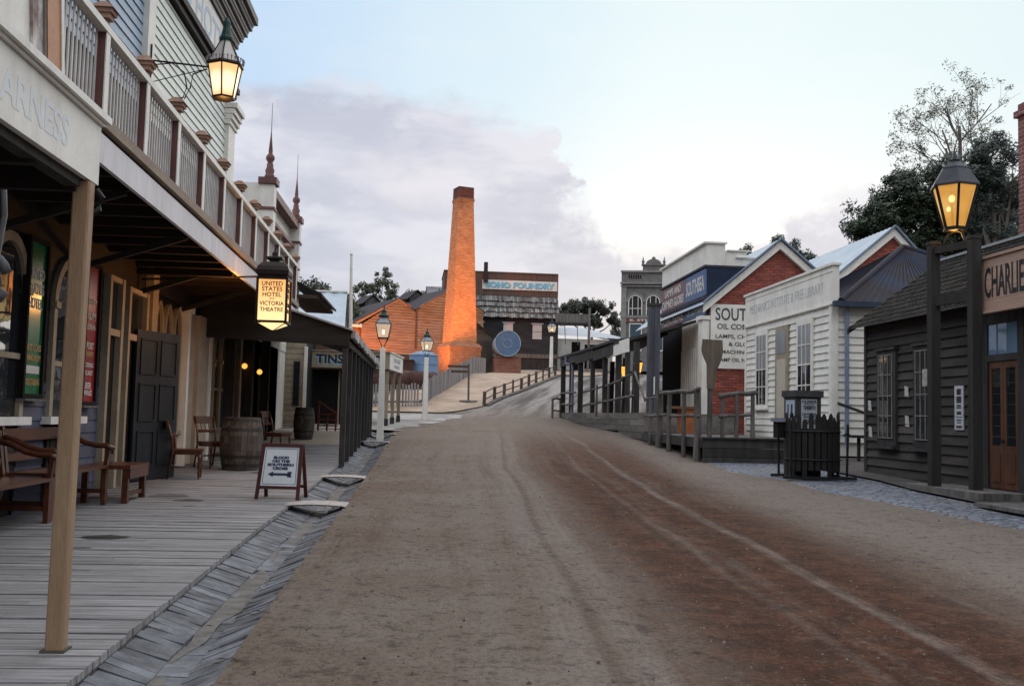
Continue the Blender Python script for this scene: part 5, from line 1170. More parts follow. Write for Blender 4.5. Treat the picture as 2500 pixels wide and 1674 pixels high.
lr = thing('log_railing', 'rustic bush pole railing along the raised deck on the right', 'railing', (6, 25, .8))
bark = M('weathered_pole', (.15, .135, .125), (.065, .058, .053), 6, (1, 1, .2), .95, .4, island=.3)
def logpost(x, y, z1, z2, r): r *= .82; b = B(); b.tube([(x, y, z1), (x + random.uniform(-.02, .02), y, (z1 + z2) / 2), (x, y, z2)], [r * 1.08, r, r * .95], 8); b.build('post', bark, lr)
for y, zt, r in ((22.3, 1.93, .10), (23.45, 1.90, .065), (24.9, 1.88, .075), (26.0, 2.0, .11), (27.1, 1.85, .055)): logpost(5.93, y, ground(5.9, y) - .1, zt, r)
for x, zt in ((6.75, 1.85), (7.12, 1.88), (6.45, 1.75)): logpost(x, 22.08, .5 if x < 6.6 else .88, zt, .06)
def lograil(pts, r): 
    b = B(); P_ = []
    for p, q in zip(pts, pts[1:]):
        for k in range(4): v = Vector(p).lerp(Vector(q), k / 4); P_.append(v + Vector((0, random.uniform(-.02, .02), random.uniform(-.025, .025))))
    P_.append(Vector(pts[-1])); r *= .82; b.tube(P_, [r * random.uniform(.8, 1.2) for _ in P_], 8); b.build('rail', bark, lr, True)
lograil([(5.93, 22.15, 1.93), (5.93, 23.4, 1.90), (5.93, 26, 1.92)], .06); lograil([(5.93, 22.2, 1.36), (5.93, 24.9, 1.36)], .045); lograil([(5.93, 25.0, 1.36), (5.93, 27.8, 1.36)], .045)
lograil([(6.35, 22.05, 1.80), (7.2, 22.08, 1.90)], .06); lograil([(6.35, 22.05, 1.36), (7.15, 22.08, 1.40)], .045); lograil([(5.93, 26.2, 1.80), (5.96, 27.9, 1.83)], .04)
lograil([(6.0, 28.1, 1.75), (6.0, 29.6, 2.62)], .045); lograil([(6.02, 29.6, 2.62), (6.03, 31.8, 2.50)], .045); lograil([(6.03, 31.8, 2.45), (6.05, 34.6, 2.35), (5.7, 37.5, 2.2)], .045); lograil([(6.0, 29.8, 1.95), (6.05, 32, 1.88), (6.0, 34.6, 1.8), (5.7, 37.6, 1.7)], .05); lograil([(5.55, 38.5, 2.2), (5.3, 41, 2.2)], .045); lograil([(5.5, 38.6, 1.75), (5.3, 41, 1.75)], .05)
for y in (33.9, 35.4): logpost(FX(y) - .02, y, 1.3, 2.4, .05)
x = 5.15
for xx, y in ((4.93, 40.6), (5.28, 40.9)): logpost(xx, y, .8, 2.0, .06)
lograil([(4.93, 40.6, 1.95), (5.3, 40.9, 2.0)], .05); lograil([(4.93, 40.6, 1.5), (5.3, 40.9, 1.5)], .04)
sv = thing('shovel_sign', 'big weathered wooden shovel-shaped board on a post at the deck corner', 'sign', (6.35, 22.2, 1))
b = B(); b.prism([(6.02, 22.2, 3.05), (6.46, 22.2, 3.04), (6.475, 22.2, 2.78), (6.44, 22.2, 2.6), (6.38, 22.2, 2.45), (6.33, 22.2, 2.36), (6.30, 22.2, 1.95), (6.13, 22.2, 1.95), (6.12, 22.2, 2.5), (6.05, 22.2, 2.65), (6.0, 22.2, 2.8)], (0, .06, 0)); b.build('blade', M('brown_weathered_board', (.17, .135, .105), (.09, .072, .058), 7, (1, 1, .15), .9, .4), sv)
b = B(); b.tube([(6.21, 22.28, .8), (6.21, 22.28, 2.4)], .06, 8); b.build('post', bark, sv)
ob = thing('deck_crate', 'orange brown crate on the deck behind the log railing', 'crate', (6.9, 26, .9))
b = B(); b.box(6.75, 7.15, 27.0, 27.4, .9, 1.55); b.build('body', M('orange_timber', (.38, .13, .05), (.28, .09, .035), 4), ob); b = B(); b.box(6.45, 7.2, 26.95, 27.45, 1.551, 1.62); b.build('lid', M('brown_lid', (.22, .10, .05), (.15, .07, .04), 4), ob)

# Mechanics institute and library
li = thing('library', 'white weatherboard library with MECHANICS INSTITUTE parapet and dark blue hipped roof', 'library', (9.5, 27, .6))
lf_ = Pl((9.5, 0, 0), (0, -1, 0), (-1, 0, 0)); ls_ = Pl((0, 23.5, 0), (1, 0, 0), (0, -1, 0)); lw_ = Pl((9.478, 0, 0), (0, -1, 0), (-1, 0, 0))
b = B(); b.box(9.53, 16, 23.53, 30.1, .5, 4.1); b.build('wall_core', white, li)
b = B(); clap(b, lf_, -30.1, -23.5, .82, 4.1, .178, .034, jig=.004); b.build('front_weatherboards', white, li)
b = B(); clap(b, ls_, 9.5, 16, .82, 4.02, .178, .034, jig=.004); b.build('side_weatherboards', white, li)
b = B(); b.box(9.47, 9.62, 23.40, 30.15, 4.11, 5.0); pa = b.build('parapet', white, li)
b = B(); b.box(9.42, 9.66, 23.35, 30.2, 5.001, 5.06); b.box(9.455, 9.469, 23.4, 30.15, 4.86, 4.88); b.box(9.42, 9.47, 23.4, 30.15, 4.06, 4.10); b.build('parapet_cap', white, pa)
b = B(); text(b, 'MECHANICS INSTITUTE & FREE LIBRARY', (9.464, 26.85, 4.55), *XR, .26, 5.7, .0015, -.012); b.build('lettering', M('faded_grey_blue_lettering', (.44, .46, .49), (.56, .57, .58), 14, rough=.8, bump=0), pa)
b = B(); lf_.box(b, -23.62, -23.47, .82, 4.05, 0, .05); ls_.box(b, 9.46, 9.62, .82, 4.05, 0, .05); lf_.box(b, -30.12, -30.0, .82, 4.05, 0, .05); b.build('corner_board', white, li)
for y0, y1, z0_, z1_ in ((28.15, 28.95, 1.75, 3.72), (24.75, 25.6, 1.7, 3.74)):
    b = B(); lw_.box(b, -y1 - .13, -y0 + .13, z0_ - .12, z1_ + .16, .0, .045); lw_.box(b, -y1 - .17, -y0 + .17, z0_ - .16, z0_ - .10, .0, .10); wd = b.build('window', white, li)
    zm = (z0_ + z1_) / 2; b = B(); lw_.box(b, -y1, -y0, zm, z1_, .04, .052); b.build('pane', M('upper_pane', (.30, .31, .32), (.22, .235, .25), 2, (1, 3, .3), .25, 0), wd); b = B(); lw_.box(b, -y1, -y0, z0_, zm, .04, .049); b.build('pane', glassdark, wd)
    b = B(); 
    for k in (1/3, 2/3): lw_.box(b, -y1 + (y1 - y0) * k - .012, -y1 + (y1 - y0) * k + .012, z0_, z1_, .05, .062)
    for z in (z0_ + .5, zm, zm + .5): lw_.box(b, -y1, -y0, z - .014, z + .014, .05, .066)
    b.build('sash_bar', white, wd)
b = B(); lw_.box(b, -27.35, -26.35, .85, 3.85, 0, .045); dr = b.build('door', cream, li); b = B(); lw_.box(b, -27.2, -26.5, .9, 2.95, .04, .055); b.build('door_leaf', M('cream_door', (.50, .45, .37), (.44, .39, .32), 3), dr); b = B(); lw_.box(b, -27.2, -26.5, 3.1, 3.72, .04, .055); b.build('pane', MATS['upper_pane'], dr); b = B(); b.lathe([(.025, 1.9), (.03, 1.93), (.02, 1.96)], (9.43, 26.6, 0), 8); b.build('handle', blackiron, dr)
bluroof = M('blue_black_iron_roof', (.022, .03, .055), (.026, .018, .016), 1.1, rough=.75, bump=.1, spec=.15)
b = B(); EZ = 4.12; AP = (12.9, 27.0, 6.12); AP2 = (12.9, 27.2, 6.12)
ribs(b, (9.62, 23.3, EZ), (16.2, 23.3, EZ), AP, AP, .19, .035); ribs(b, (9.62, 30.2, EZ), (9.62, 23.3, EZ), AP, AP2, .19, .035); ribs(b, (16.2, 23.3, EZ), (16.2, 30.2, EZ), AP2, AP, .19, .035); rf = b.build('roof', bluroof, li)
b = B(); b.tube([(9.62, 23.3, EZ + .03), (12.9, 27.0, 6.16)], .075, 8); b.tube([(16.2, 23.3, EZ + .03), (12.9, 27.0, 6.16)], .075, 8); b.build('hip_cap', bluroof, rf)
b = B(); b.box(9.42, 16.2, 23.16, 23.32, 4.0, 4.13); b.build('gutter', M('blue_black_gutter', (.04, .055, .085), (.03, .04, .065), 4), li)
b = B(); b.tube([(9.80, 23.38, 4.0), (9.80, 23.38, .75)], .055, 8); b.build('downpipe', MATS['blue_grey_pipe'], li)
b = B(); b.box(9.56, 16, 23.6, 23.63, .2, .81); b.box(9.53, 9.56, 23.6, 30, .2, .81); b.build('footing', darkgrey, li)

# Charlie building
cb = thing('charcoal_cottage', 'charcoal weatherboard cottage lettered CHARLIE with shingle roof on the far right', 'cottage', (8.9, 17, .2))
CX = 8.82; cw = Pl((8.80, 0, 0), (0, -1, 0), (-1, 0, 0)); cp = Pl((CX, 0, 0), (0, -1, 0), (-1, 0, 0))
b = B(); b.box(CX + .03, 14, 8, 20.0, .0, 3.3); b.build('wall_core', darkgrey, cb)
b = B(); clap(b, cp, -20.05, -8, .12, 3.35, .165, .04, jig=.006); b.build('weatherboards', charlieboard, cb)
cs = Pl((0, 20.05, 0), (-1, 0, 0), (0, 1, 0)); b = B(); clap(b, cs, -14, -CX, .12, 3.3, .165, .026); b.build('side_weatherboards', charlieboard, cb)
b = B(); cp.box(b, -20.09, -19.98, .1, 3.3, 0, .045); b.build('corner_board', darkgrey, cb)
b = B(); shingles(b, (CX - .28, 20.3, 3.20), (CX - .28, 8, 3.20), (10.45, 8, 4.62), (10.45, 20.3, 4.62), .19, .15, .035); rf = b.build('roof', shingledark, cb)
b = B(); b.quadv([(CX - .28, 20.3, 3.18), (CX - .28, 8, 3.18), (10.45, 8, 4.60), (10.45, 20.3, 4.60)]); b.quadv([(10.45, 20.3, 4.60), (10.45, 8, 4.60), (12.5, 8, 3.2), (12.5, 20.3, 3.2)]); b.prism([(CX, 20.02, 3.2), (12.4, 20.02, 3.2), (10.45, 20.02, 4.55)], (0, -.05, 0)); b.build('roof_underlay', darkwood, rf)
b = B(); b.box(10.38, 10.52, 8, 20.35, 4.63, 4.68); b.build('ridge_cap', M('pale_ridge', (.33, .35, .37), (.25, .27, .28), 4), rf)
b = B(); b.hexa([(CX-.30,20.28,3.08),(10.45,20.28,4.5),(10.45,20.33,4.5),(CX-.30,20.33,3.08),(CX-.30,20.28,3.2),(10.45,20.28,4.62),(10.45,20.33,4.62),(CX-.30,20.33,3.2)]); b.build('barge_board', darkgrey, cb)
# sign
b = B()
for k in range(5): b.box(CX - .36, CX - .31, 10.0, 15.12, 3.03 + .158 * k, 3.184 + .158 * k)
sg = b.build('sign_board', M('pink_tan_sign_boards', (.42, .29, .225), (.34, .23, .175), 4, (1, .15, 1), .8, .2, island=.1), cb)
b = B(); text(b, 'CHARLIE', (CX - .364, 14.46, 3.45), *XR, .47, 1.04, .003, .012); b.build('lettering', ink, sg)
b = B(); b.box(CX - .39, CX - .29, 10.0, 15.14, 3.825, 3.87); b.box(CX - .39, CX - .29, 10.0, 15.14, 2.985, 3.028); b.build('sign_frame', MATS['pink_tan_sign_boards'], sg)
# windows
for y0, y1 in ((18.72, 19.32), (17.25, 17.80)):
    b = B(); cw.box(b, -y1 - .10, -y0 + .10, .86, 2.68, .0, .06); cw.box(b, -y1 - .16, -y0 + .16, .80, .857, .0, .14); cw.box(b, -y1 - .13, -y0 + .13, 2.682, 2.73, 0, .10); wd = b.build('window', darkgrey, cb)
    b = B(); cw.box(b, -y1 + .01, -y0 - .01, 1.0, 2.60, .055, .068); b.build('pane', glassdark, wd)
    b = B(); gl = M('thin_white_bars', (.26, .25, .24), (.2, .19, .18), 6)
    for a in (-y1 + .0, -y1 + (y1 - y0) * .34, -y1 + (y1 - y0) * .67, -y0 - .022): cw.box(b, a, a + .015, 1.0, 2.60, .066, .082)
    for z in (1.0, 1.42, 1.80, 2.2, 2.58): cw.box(b, -y1, -y0, z, z + .016, .064, .086)
    b.build('sash_bar', gl, wd)
b = B(); cw.box(b, -17.5, -17.28, 1.95, 2.25, .087, .09); b.build('window_card', M('window_card', (.45, .46, .44), (.3, .25, .22), 12), wd)
# double door with transom
b = B(); cw.box(b, -15.75, -15.45, .3, 3.02, 0, .05); cw.box(b, -14.62, -14.45, .3, 3.02, 0, .05); cw.box(b, -15.44, -14.63, 2.86, 3.02, 0, .05); cw.box(b, -15.44, -14.63, 2.28, 2.38, 0, .05); dr = b.build('door', darkgrey, cb)
b = B(); cw.box(b, -15.44, -14.63, 2.385, 2.855, .005, .03); b.build('transom_pane', glass('mirror_glass', (.10, .16, .24), .02), dr)
b = B()
for a in (-15.2, -14.92): cw.box(b, a, a + .018, 2.385, 2.855, .03, .04)
b.build('transom_bar', MATS['thin_white_bars'], dr)
for a0, a1 in ((-15.43, -15.045), (-15.03, -14.64)):
    b = B(); doorwood = M('red_brown_door', (.15, .062, .034), (.085, .036, .022), 5, (1, 1, .2), .6, .2)
    cw.box(b, a0, a1, .32, .98, .0, .03); cw.box(b, a0, a0 + .07, .98, 2.27, .0, .03); cw.box(b, a1 - .07, a1, .98, 2.27, .0, .03); cw.box(b, a0 + .07, a1 - .07, 2.17, 2.27, 0, .03); lf2 = b.build('door_leaf', doorwood, dr)
    b = B(); cw.box(b, a0 + .07, a1 - .07, .98, 2.17, .0, .018); b.build('pane', glassdark, lf2); b = B(); cw.box(b, a0 + .08, a1 - .08, .42, .86, .03, .045); b.build('raised_panel', doorwood, lf2)
b = B(); b.lathe([(.02, 1.02), (.03, 1.05), (.02, 1.08)], (CX - .06, 15.04, 0), 8); b.build('handle', blackiron, dr)
b = B(); b.box(11.62, 12.6, 18.5, 19.3, 3.0, 7.45); b.box(11.56, 12.66, 18.44, 19.36, 7.451, 7.58); b.box(11.62, 12.6, 18.5, 19.3, 7.581, 7.72); ck = b.build('chimney', brick('cottage_brick', (.30, .09, .075), (.22, .06, .05), (.3, .26, .23)), cb)
# small papers and poster on the cottage wall
for k, (y, z, where) in enumerate(((19.85, 1.62, 'left of the first window, upper'), (19.82, 1.10, 'left of the first window, lower'), (18.27, 1.86, 'between the two windows, upper'), (18.25, 1.32, 'between the two windows, lower'))):
    t = thing('paper_notice', 'small white paper notice on the charcoal wall ' + where, 'notice', (CX - .03, y, z), group='paper notices pinned to the charcoal cottage')
    b = B(); b.hexa([(CX-.034,y-.09,z-.10),(CX-.028,y-.09,z-.10),(CX-.028,y+.07,z-.08),(CX-.034,y+.07,z-.08),(CX-.05,y-.10,z+.10),(CX-.044,y-.10,z+.10),(CX-.034,y+.06,z+.12),(CX-.04,y+.06,z+.12)]); b.build('sheet', M('paper', (.55, .54, .52), (.45, .44, .42), 5, bump=0), t)
t = thing('wall_poster', 'tall narrow printed poster beside the lamp frame on the charcoal wall', 'poster', (CX - .04, 16.36, 1.2))
b = B(); b.box(CX - .05, CX - .03, 16.22, 16.50, 1.20, 1.93); b.build('sheet', M('poster_paper', (.55, .55, .58), (.5, .5, .53), 5, bump=0), t)
b = B()
for z, h, w in ((1.83, .10, .14), (1.70, .11, .16), (1.60, .03, .14), (1.565, .02, .16), (1.48, .05, .15), (1.41, .012, .2), (1.36, .02, .15), (1.32, .015, .13), (1.25, .04, .19)):
    n = 4 if w > .12 else 3
    for j in range(n): b.box(CX - .053, CX - .0505, 16.36 - w / 2 + w * j / n, 16.36 - w / 2 + w * (j + .8) / n, z - h / 2, z + h / 2)
b.build('print', ink, t)
# doorstep platform and boardwalk corner
b = B()
for k in range(9): b.box(7.95 + k * .096, 8.04 + k * .096, 14.3, 16.6, .20, .30)
tg = thing('doorstep', 'grey timber doorstep platform in front of the cottage door', 'doorstep', (8.4, 15.4, .2)); b.build('planks', greywood, tg)
b = B(); b.box(7.96, 8.78, 14.32, 16.58, .05, .199); b.build('bearers', black, tg)
b = B()
for k in range(30): b.box(7.6, 9.4, 9.6 + k * .14, 9.73 + k * .14, ground(8, 11) + .05, ground(8, 11) + .10)
tag(b.build('boardwalk_platform', greywood), kind='structure')

# big lantern on two-post frame
bf = thing('lantern_frame', 'large lit six-sided lantern on a dark two post timber frame at right', 'lantern', (8.2, 15.5, .2))
for x, y, zt in ((8.09, 15.86, 4.18), (8.33, 15.05, 4.15)):
    b = B(); b.box(x - .076, x + .076, y - .076, y + .076, .0, zt); po = b.build('post', M('frame_post_timber', (.040, .036, .033), (.022, .02, .019), 5, (1, 1, .12), .85, .35), bf)
    b = B(); b.box(x - .086, x + .086, y - .086, y + .086, zt + .002, zt + .05); b.build('post_cap', darkgrey, po)
for p_, q_, w_, h_ in (((8.10, 15.84, 3.26), (8.32, 15.06, 3.28), .08, .17), ((8.11, 15.78, 4.08), (8.32, 15.12, 4.08), .10, .12)): b = B(); b.bar(p_, q_, w_, h_); b.build('cross_beam', MATS['frame_post_timber'], bf)
lx, ly = 8.24, 15.45
b = B(); b.lathe([(.17, 4.40), (.345, 5.03)], (lx, ly, 0), 6, rot=.2); b.build('pane', glow('amber_pane', (.80, .38, .07), .62, (.85, .46, .12), .8, hot=((0, 0, 4.58), .12, .34, (1.35, .85, .30))), bf)
b = B(); b.lathe([(.045 * math.sin(a) + .004, 4.86 - .06 * math.cos(a)) for a in frange(0, 3.14, .4)], (lx - .05, ly, 0), 10); b.lathe([(.03 * math.sin(a) + .004, 4.68 - .04 * math.cos(a)) for a in frange(0, 3.14, .4)], (lx - .12, ly - .03, 0), 8); b.build('mantle', glow('big_mantle', (1, .62, .22), 5, (1, .8, .45)), bf)
b = B()
for k in range(6):
    t = 2 * PI * (k + .2) / 6; e = Vector((math.cos(t), math.sin(t), 0)); c = Vector((lx, ly, 0)); b.bar(c + e * .175 + Vector((0, 0, 4.39)), c + e * .35 + Vector((0, 0, 5.03)), .035, .03)
b.lathe([(.19, 4.34), (.19, 4.398)], (lx, ly, 0), 6, rot=.2); b.build('frame', blackiron, bf)
b = B(); b.lathe([(.39, 5.032), (.39, 5.06), (.22, 5.32), (.22, 5.34), (.20, 5.36), (.075, 5.46), (.09, 5.48), (.05, 5.5), (.003, 5.66)], (lx, ly, 0), 6, rot=.2); b.build('roof', M('slate_black_metal', (.04, .043, .05), (.025, .027, .032), 5, rough=.5, metal=.4), bf)
b = B(); b.tube([(8.14, 15.72, 4.05), (8.2, 15.6, 4.3), (lx, ly, 4.36)], .02, 6); b.tube([(8.3, 15.2, 4.05), (8.27, 15.3, 4.3), (lx, ly, 4.36)], .02, 6); b.build('arm', blackiron, bf)

# poster pillar with picket guard
kp = thing('poster_pillar', 'square dark pillar with CLARKE posters standing behind the picket guard', 'pillar', (7.15, 19.0, .25))
ka = Pl((7.12, 18.75, 0), (1, .12, 0), (.12, -1, 0)); kz = ground(7, 18.8)
b = B(); ka.box(b, -.25, .25, kz, 1.74, -.50, 0); b.build('body', M('charcoal_paint', (.045, .043, .042), (.03, .029, .028), 4, rough=.6), kp)
b = B(); ka.box(b, -.285, .285, 1.742, 1.86, -.54, .04); b.build('cap', M('grey_cap_timber', (.06, .06, .062), (.04, .04, .042), 4), kp)
b = B(); ka.box(b, -.155, .165, 1.05, 1.70, .0, .008); po = b.build('poster', M('kiosk_paper', (.42, .43, .47), (.36, .37, .41), 4, bump=0), kp)
for s, z, h, w in (('CLARKE', 1.655, .05, .29), ('GEELONG', 1.61, .015, .2), ('TINSMITH', 1.54, .08, .25), ('LANTERNS', 1.42, .04, .28), ('BUCKETS', 1.37, .028, .22), ('& BATHS', 1.28, .09, .25)): lines([(s, ka.p(.005, z, .011), ka.u, ka.n, h, w, .002, .03)], M('print_black', (.04, .04, .06), (.03, .03, .045), 9, bump=0), po)
kl = Pl(ka.p(-.25, 0, 0), (-ka.n.x, -ka.n.y, 0), (-1, -.12, 0)); b = B(); kl.box(b, .06, .42, 1.2, 1.68, .0, .008); po = b.build('poster', M('kiosk_blue_paper', (.42, .48, .56), (.38, .44, .52), 4, bump=0), kp)
b = B(); kl.box(b, .14, .2, 1.35, 1.6, .009, .012); kl.box(b, .3, .34, 1.25, 1.6, .009, .012); b.build('print', MATS['print_black'], po)
pg = thing('picket_guard', 'black picket enclosure on iron feet around a dark tub at right', 'enclosure', (7.1, 18.35, .25))
b = B(); b.lathe([(.38, kz + .17), (.40, kz + .5), (.40, kz + .88), (.36, kz + .91)], (7.06, 18.4, 0), 18); b.build('tub', black, pg)
for k in range(26):
    t = 2 * PI * k / 26; x, y = 7.06 + .47 * math.cos(t), 18.4 + .40 * math.sin(t); h = 1.08 + random.uniform(-.07, .10)
    b = B(); w = .062; e = Vector((-math.sin(t), math.cos(t), 0)) * w * .7; o = Vector((math.cos(t), math.sin(t), 0)) * .02; p = Vector((x, y, kz + random.choice((.02, .14, .16)))); q = Vector((x, y, kz + h))
    b.hexa([p-e,p+e,p+e+o,p-e+o,q-e,q+e,q+e+o,q-e+o]); b.prism([q - e, q + e, q + Vector((0, 0, .06))], o); b.build('picket', M('black_stained_picket', (.022, .02, .019), (.013, .012, .012), 5, (1, 1, .2), .8, .2), pg)
for z in (.35, .86):
    b = B(); pts = [(7.06 + .50 * math.cos(t), 18.4 + .43 * math.sin(t), kz + z) for t in frange(0, 2 * PI, .3)]; b.tube(pts, .016, 6); b.build('hoop', blackiron, pg)
for sx, sy in ((-1, -1), (1, -1), (1, 1), (-1, 1)):
    b = B(); b.bar((7.06 + .42 * sx, 18.4 + .3 * sy, kz + .04), (7.06 + .66 * sx, 18.4 + .36 * sy, kz + .03), .07, .05); b.tube([(7.06 + .52 * sx, 18.4 + .32 * sy, kz + .05), (7.06 + .53 * sx, 18.4 + .34 * sy, kz + 1.0)], .022, 6); b.build('foot', blackiron, pg)
b = B(); b.bar((6.42, 18.0, kz + .03), (7.7, 17.95, kz + .03), .07, .05); b.build('ground_bar', blackiron, pg)
bx = thing('small_box_bin', 'small dark box with blue-white lid fixed left of the picket guard', 'box', (6.55, 18.5, .9)); b = B(); b.box(6.44, 6.74, 18.5, 18.75, kz + .72, kz + 1.02); b.build('body', black, bx); b = B(); b.box(6.40, 6.78, 18.46, 18.79, kz + 1.022, kz + 1.09); b.build('lid', M('lilac_lid', (.22, .22, .30), (.17, .17, .24), 6), bx)
hr = thing('wall_bench', 'dark bench arm and plank against the white library side wall', 'bench', (9.6, 22.6, .6))
b = B(); b.bar((9.3, 22.7, 1.72), (10.3, 22.9, 1.42), .04, .06); b.build('pole', darkgrey, hr); b = B(); b.bar((9.55, 22.6, .98), (10.4, 22.7, .95), .3, .06); b.tube([(9.5, 22.5, 1.0), (9.42, 22.5, 1.02), (9.36, 22.5, .99)], .03, 6); b.build('plank', darkwood, hr); b = B()
b.bar((9.75, 22.6, .3), (9.75, 22.6, .95), .06, .06); b.bar((10.3, 22.65, .3), (10.3, 22.65, .95), .06, .06); b.build('leg', darkwood, hr)

# ------------------------------------------------------------------ trees
leafmats = {}
def leafmat(name, c1, c2):
    if name in leafmats: return leafmats[name]
    m, nt, b, co = newmat(name); ri = nt.add('ShaderNodeNewGeometry').outputs['Random Per Island']
    n = nt.noise(co, .9, 4)
    col = nt.mix(nt.map(nt.math('ADD', nt.math('MULTIPLY', ri, .5), nt.math('MULTIPLY', n, .8)), .3, .9), c1, c2)
    nt.set(b.inputs['Base Color'], col); b.inputs['Roughness'].default_value = .6; leafmats[name] = m; return m
barkm = M('gum_bark', (.22, .19, .17), (.12, .10, .09), 4, (1, 1, .3), .9, .4)
def leafclump(b, c, r, n, ls):
    for _ in range(n):
        d = Vector((random.gauss(0, 1), random.gauss(0, 1), random.gauss(0, .8))); d.normalize(); p = c + d * r * random.random() ** .45
        a = Vector((random.gauss(0, 1), random.gauss(0, 1), random.gauss(0, 1))).normalized(); e = a.orthogonal().normalized(); w = ls * random.uniform(.6, 1.2); h = w * .45
        b.quadv([p - a * w, p + e * h, p + a * w, p - e * h])
def tree(name, label, base, blobs, nclump, nleaf, ls, cr, mat, trunk_r=.3, group='trees behind the buildings'):
    """blobs: ellipsoids (centre, radii); limbs run from the trunk to the clumps"""
    t = thing(name, label, 'tree', base, group=group); base = Vector(base); b = B(); tb = B()
    top = sum((Vector(c) for c, _ in blobs), Vector()) / len(blobs); fork = base.lerp(top, .55)
    tb.tube([base - Vector((0, 0, .5)), base.lerp(fork, .5) + Vector((random.uniform(-.2, .2), 0, 0)), fork], [trunk_r, trunk_r * .8, trunk_r * .6], 8)
    for c, r in blobs:
        c, r = Vector(c), Vector(r); mid = fork.lerp(c, .5) + Vector((0, 0, -.2 * r.z)); tb.tube([fork, mid, c], [trunk_r * .5, trunk_r * .3, trunk_r * .12], 6)
        for _ in range(nclump):
            d = Vector((random.gauss(0, 1), random.gauss(0, 1), random.gauss(0, 1))).normalized(); p = c + Vector((d.x * r.x, d.y * r.y, d.z * r.z)) * random.uniform(.45, 1.0)
            leafclump(b, p, cr * random.uniform(.6, 1.25), nleaf, ls)
            if random.random() < .35: tb.tube([c.lerp(p, .0), c.lerp(p, .55) + Vector((0, 0, -.15)), p], [trunk_r * .12, trunk_r * .07, .02], 4)
    b.build('crown', mat, t); tb.build('trunk', barkm, t)
    return t
dk_ = leafmat('dark_leaf', (.012, .023, .012), (.042, .060, .030)); md_ = leafmat('olive_leaf', (.035, .045, .025), (.12, .125, .07)); bl_ = leafmat('blue_dark_leaf', (.012, .023, .018), (.042, .06, .042))
def at(u, v, y):  # bearing helpers measured from the standpoint: horizontal and vertical slopes
    return None
tree('dense_tree', 'dense dark tree behind the silver roofed shed', (-12, 85, 6), [((-10.2, 85, 10.6), (1.5, 2, 1.3)), ((-8.7, 85, 10.4), (1.3, 2, 1.1)), ((-12.2, 86, 11.2), (2, 2, 1.6)), ((-9.6, 85, 9.6), (1.8, 2, 1.0))], 30, 70, .17, .5, dk_)
tree('eucalypt_tree', 'olive eucalypt with clumped crown above the workshop roofs', (-5, 98, 7), [((-6.7, 98, 12.9), (1.0, 1.2, .9)), ((-5.4, 98, 12.9), (.7, 1.2, 1.0)), ((-4.6, 98, 14.0), (.8, 1.2, 1.0)), ((-3.6, 98, 12.7), (.7, 1.2, .9)), ((-6.2, 98, 11.0), (.8, 1.2, .7)), ((-4.2, 98, 11.4), (.6, 1.2, .6))], 13, 60, .15, .34, md_, .14)
tree('sparse_tree', 'thin sparse tree between the two roof vents', (-1, 104, 8), [((-2.2, 104, 13.2), (.7, 1, .7)), ((-1.0, 104, 13.2), (.8, 1, .6)), ((0.2, 104, 13.6), (.5, 1, .4))], 10, 26, .12, .28, md_, .08)
tree('bushy_tree', 'bushy olive tree at the end of the silver roof', (-7.5, 80, 5), [((-6.4, 80, 9.4), (.7, 1, 1.0)), ((-6.0, 80, 8.4), (.8, 1, 1.0))], 20, 60, .14, .4, md_, .15)
tree('eucalypt_tree', 'broad dark eucalypt left of the stone shop', (15.5, 98, 7), [((13.8, 98, 11.6), (1.1, 1.2, .9)), ((15.0, 98, 12.0), (1.0, 1.2, .9)), ((16.5, 98, 12.0), (1.1, 1.2, .9)), ((17.9, 98, 10.8), (1.1, 1.2, 1.0)), ((18.2, 98, 9.0), (1.1, 1.2, 1.0)), ((15.8, 98, 10.6), (1.1, 1.2, .7)), ((12.6, 98, 11.0), (.6, 1.2, .7))], 22, 80, .15, .42, leafmat('eucalypt_dark', (.018, .024, .014), (.055, .058, .034)), .2)
tree('dense_tree', 'dark tree rising behind the first brick gable', (22, 62, 5), [((21.8, 62, 12.0), (1.1, 1.2, 1.1)), ((20.2, 62, 11.5), (.9, 1.2, .8)), ((23.2, 62, 11.3), (.9, 1.2, .9)), ((19.2, 62, 11.2), (.5, 1, .5)), ((22, 62, 10.6), (1.6, 1.2, .9))], 26, 90, .12, .36, bl_)
tree('dense_tree', 'huge dark rounded tree behind the cottage roof at right', (25, 48, 4), [((21.5, 48, 11.0), (1.4, 1.5, 1.3)), ((23.0, 48, 12.3), (1.4, 1.5, 1.4)), ((25.2, 48, 13.0), (1.6, 1.5, 1.6)), ((24.0, 48, 10.9), (1.8, 1.5, 1.5)), ((27.0, 48, 11.8), (1.9, 1.5, 1.8)), ((22.2, 48, 9.5), (2.0, 1.5, 1.3)), ((26, 48.5, 9.8), (2.5, 1.5, 1.6)), ((29.6, 48.5, 11.4), (1.8, 1.5, 2.2)), ((25.6, 48.5, 11.6), (1.6, 1.2, 1.8)), ((27.6, 48.5, 13.4), (1.3, 1.2, 1.3))], 56, 120, .13, .48, dk_, .35)
tree('dense_tree', 'dark dense tree beside the brick chimney at far right', (25, 43, 3), [((24.6, 43, 13.2), (1.0, 1.2, 1.0)), ((25.6, 43, 12.2), (1.4, 1.5, 1.4)), ((23.8, 43, 12.0), (.8, 1, .8)), ((25.0, 43, 10.8), (1.6, 1.5, 1.2))], 34, 100, .11, .42, bl_, .3)
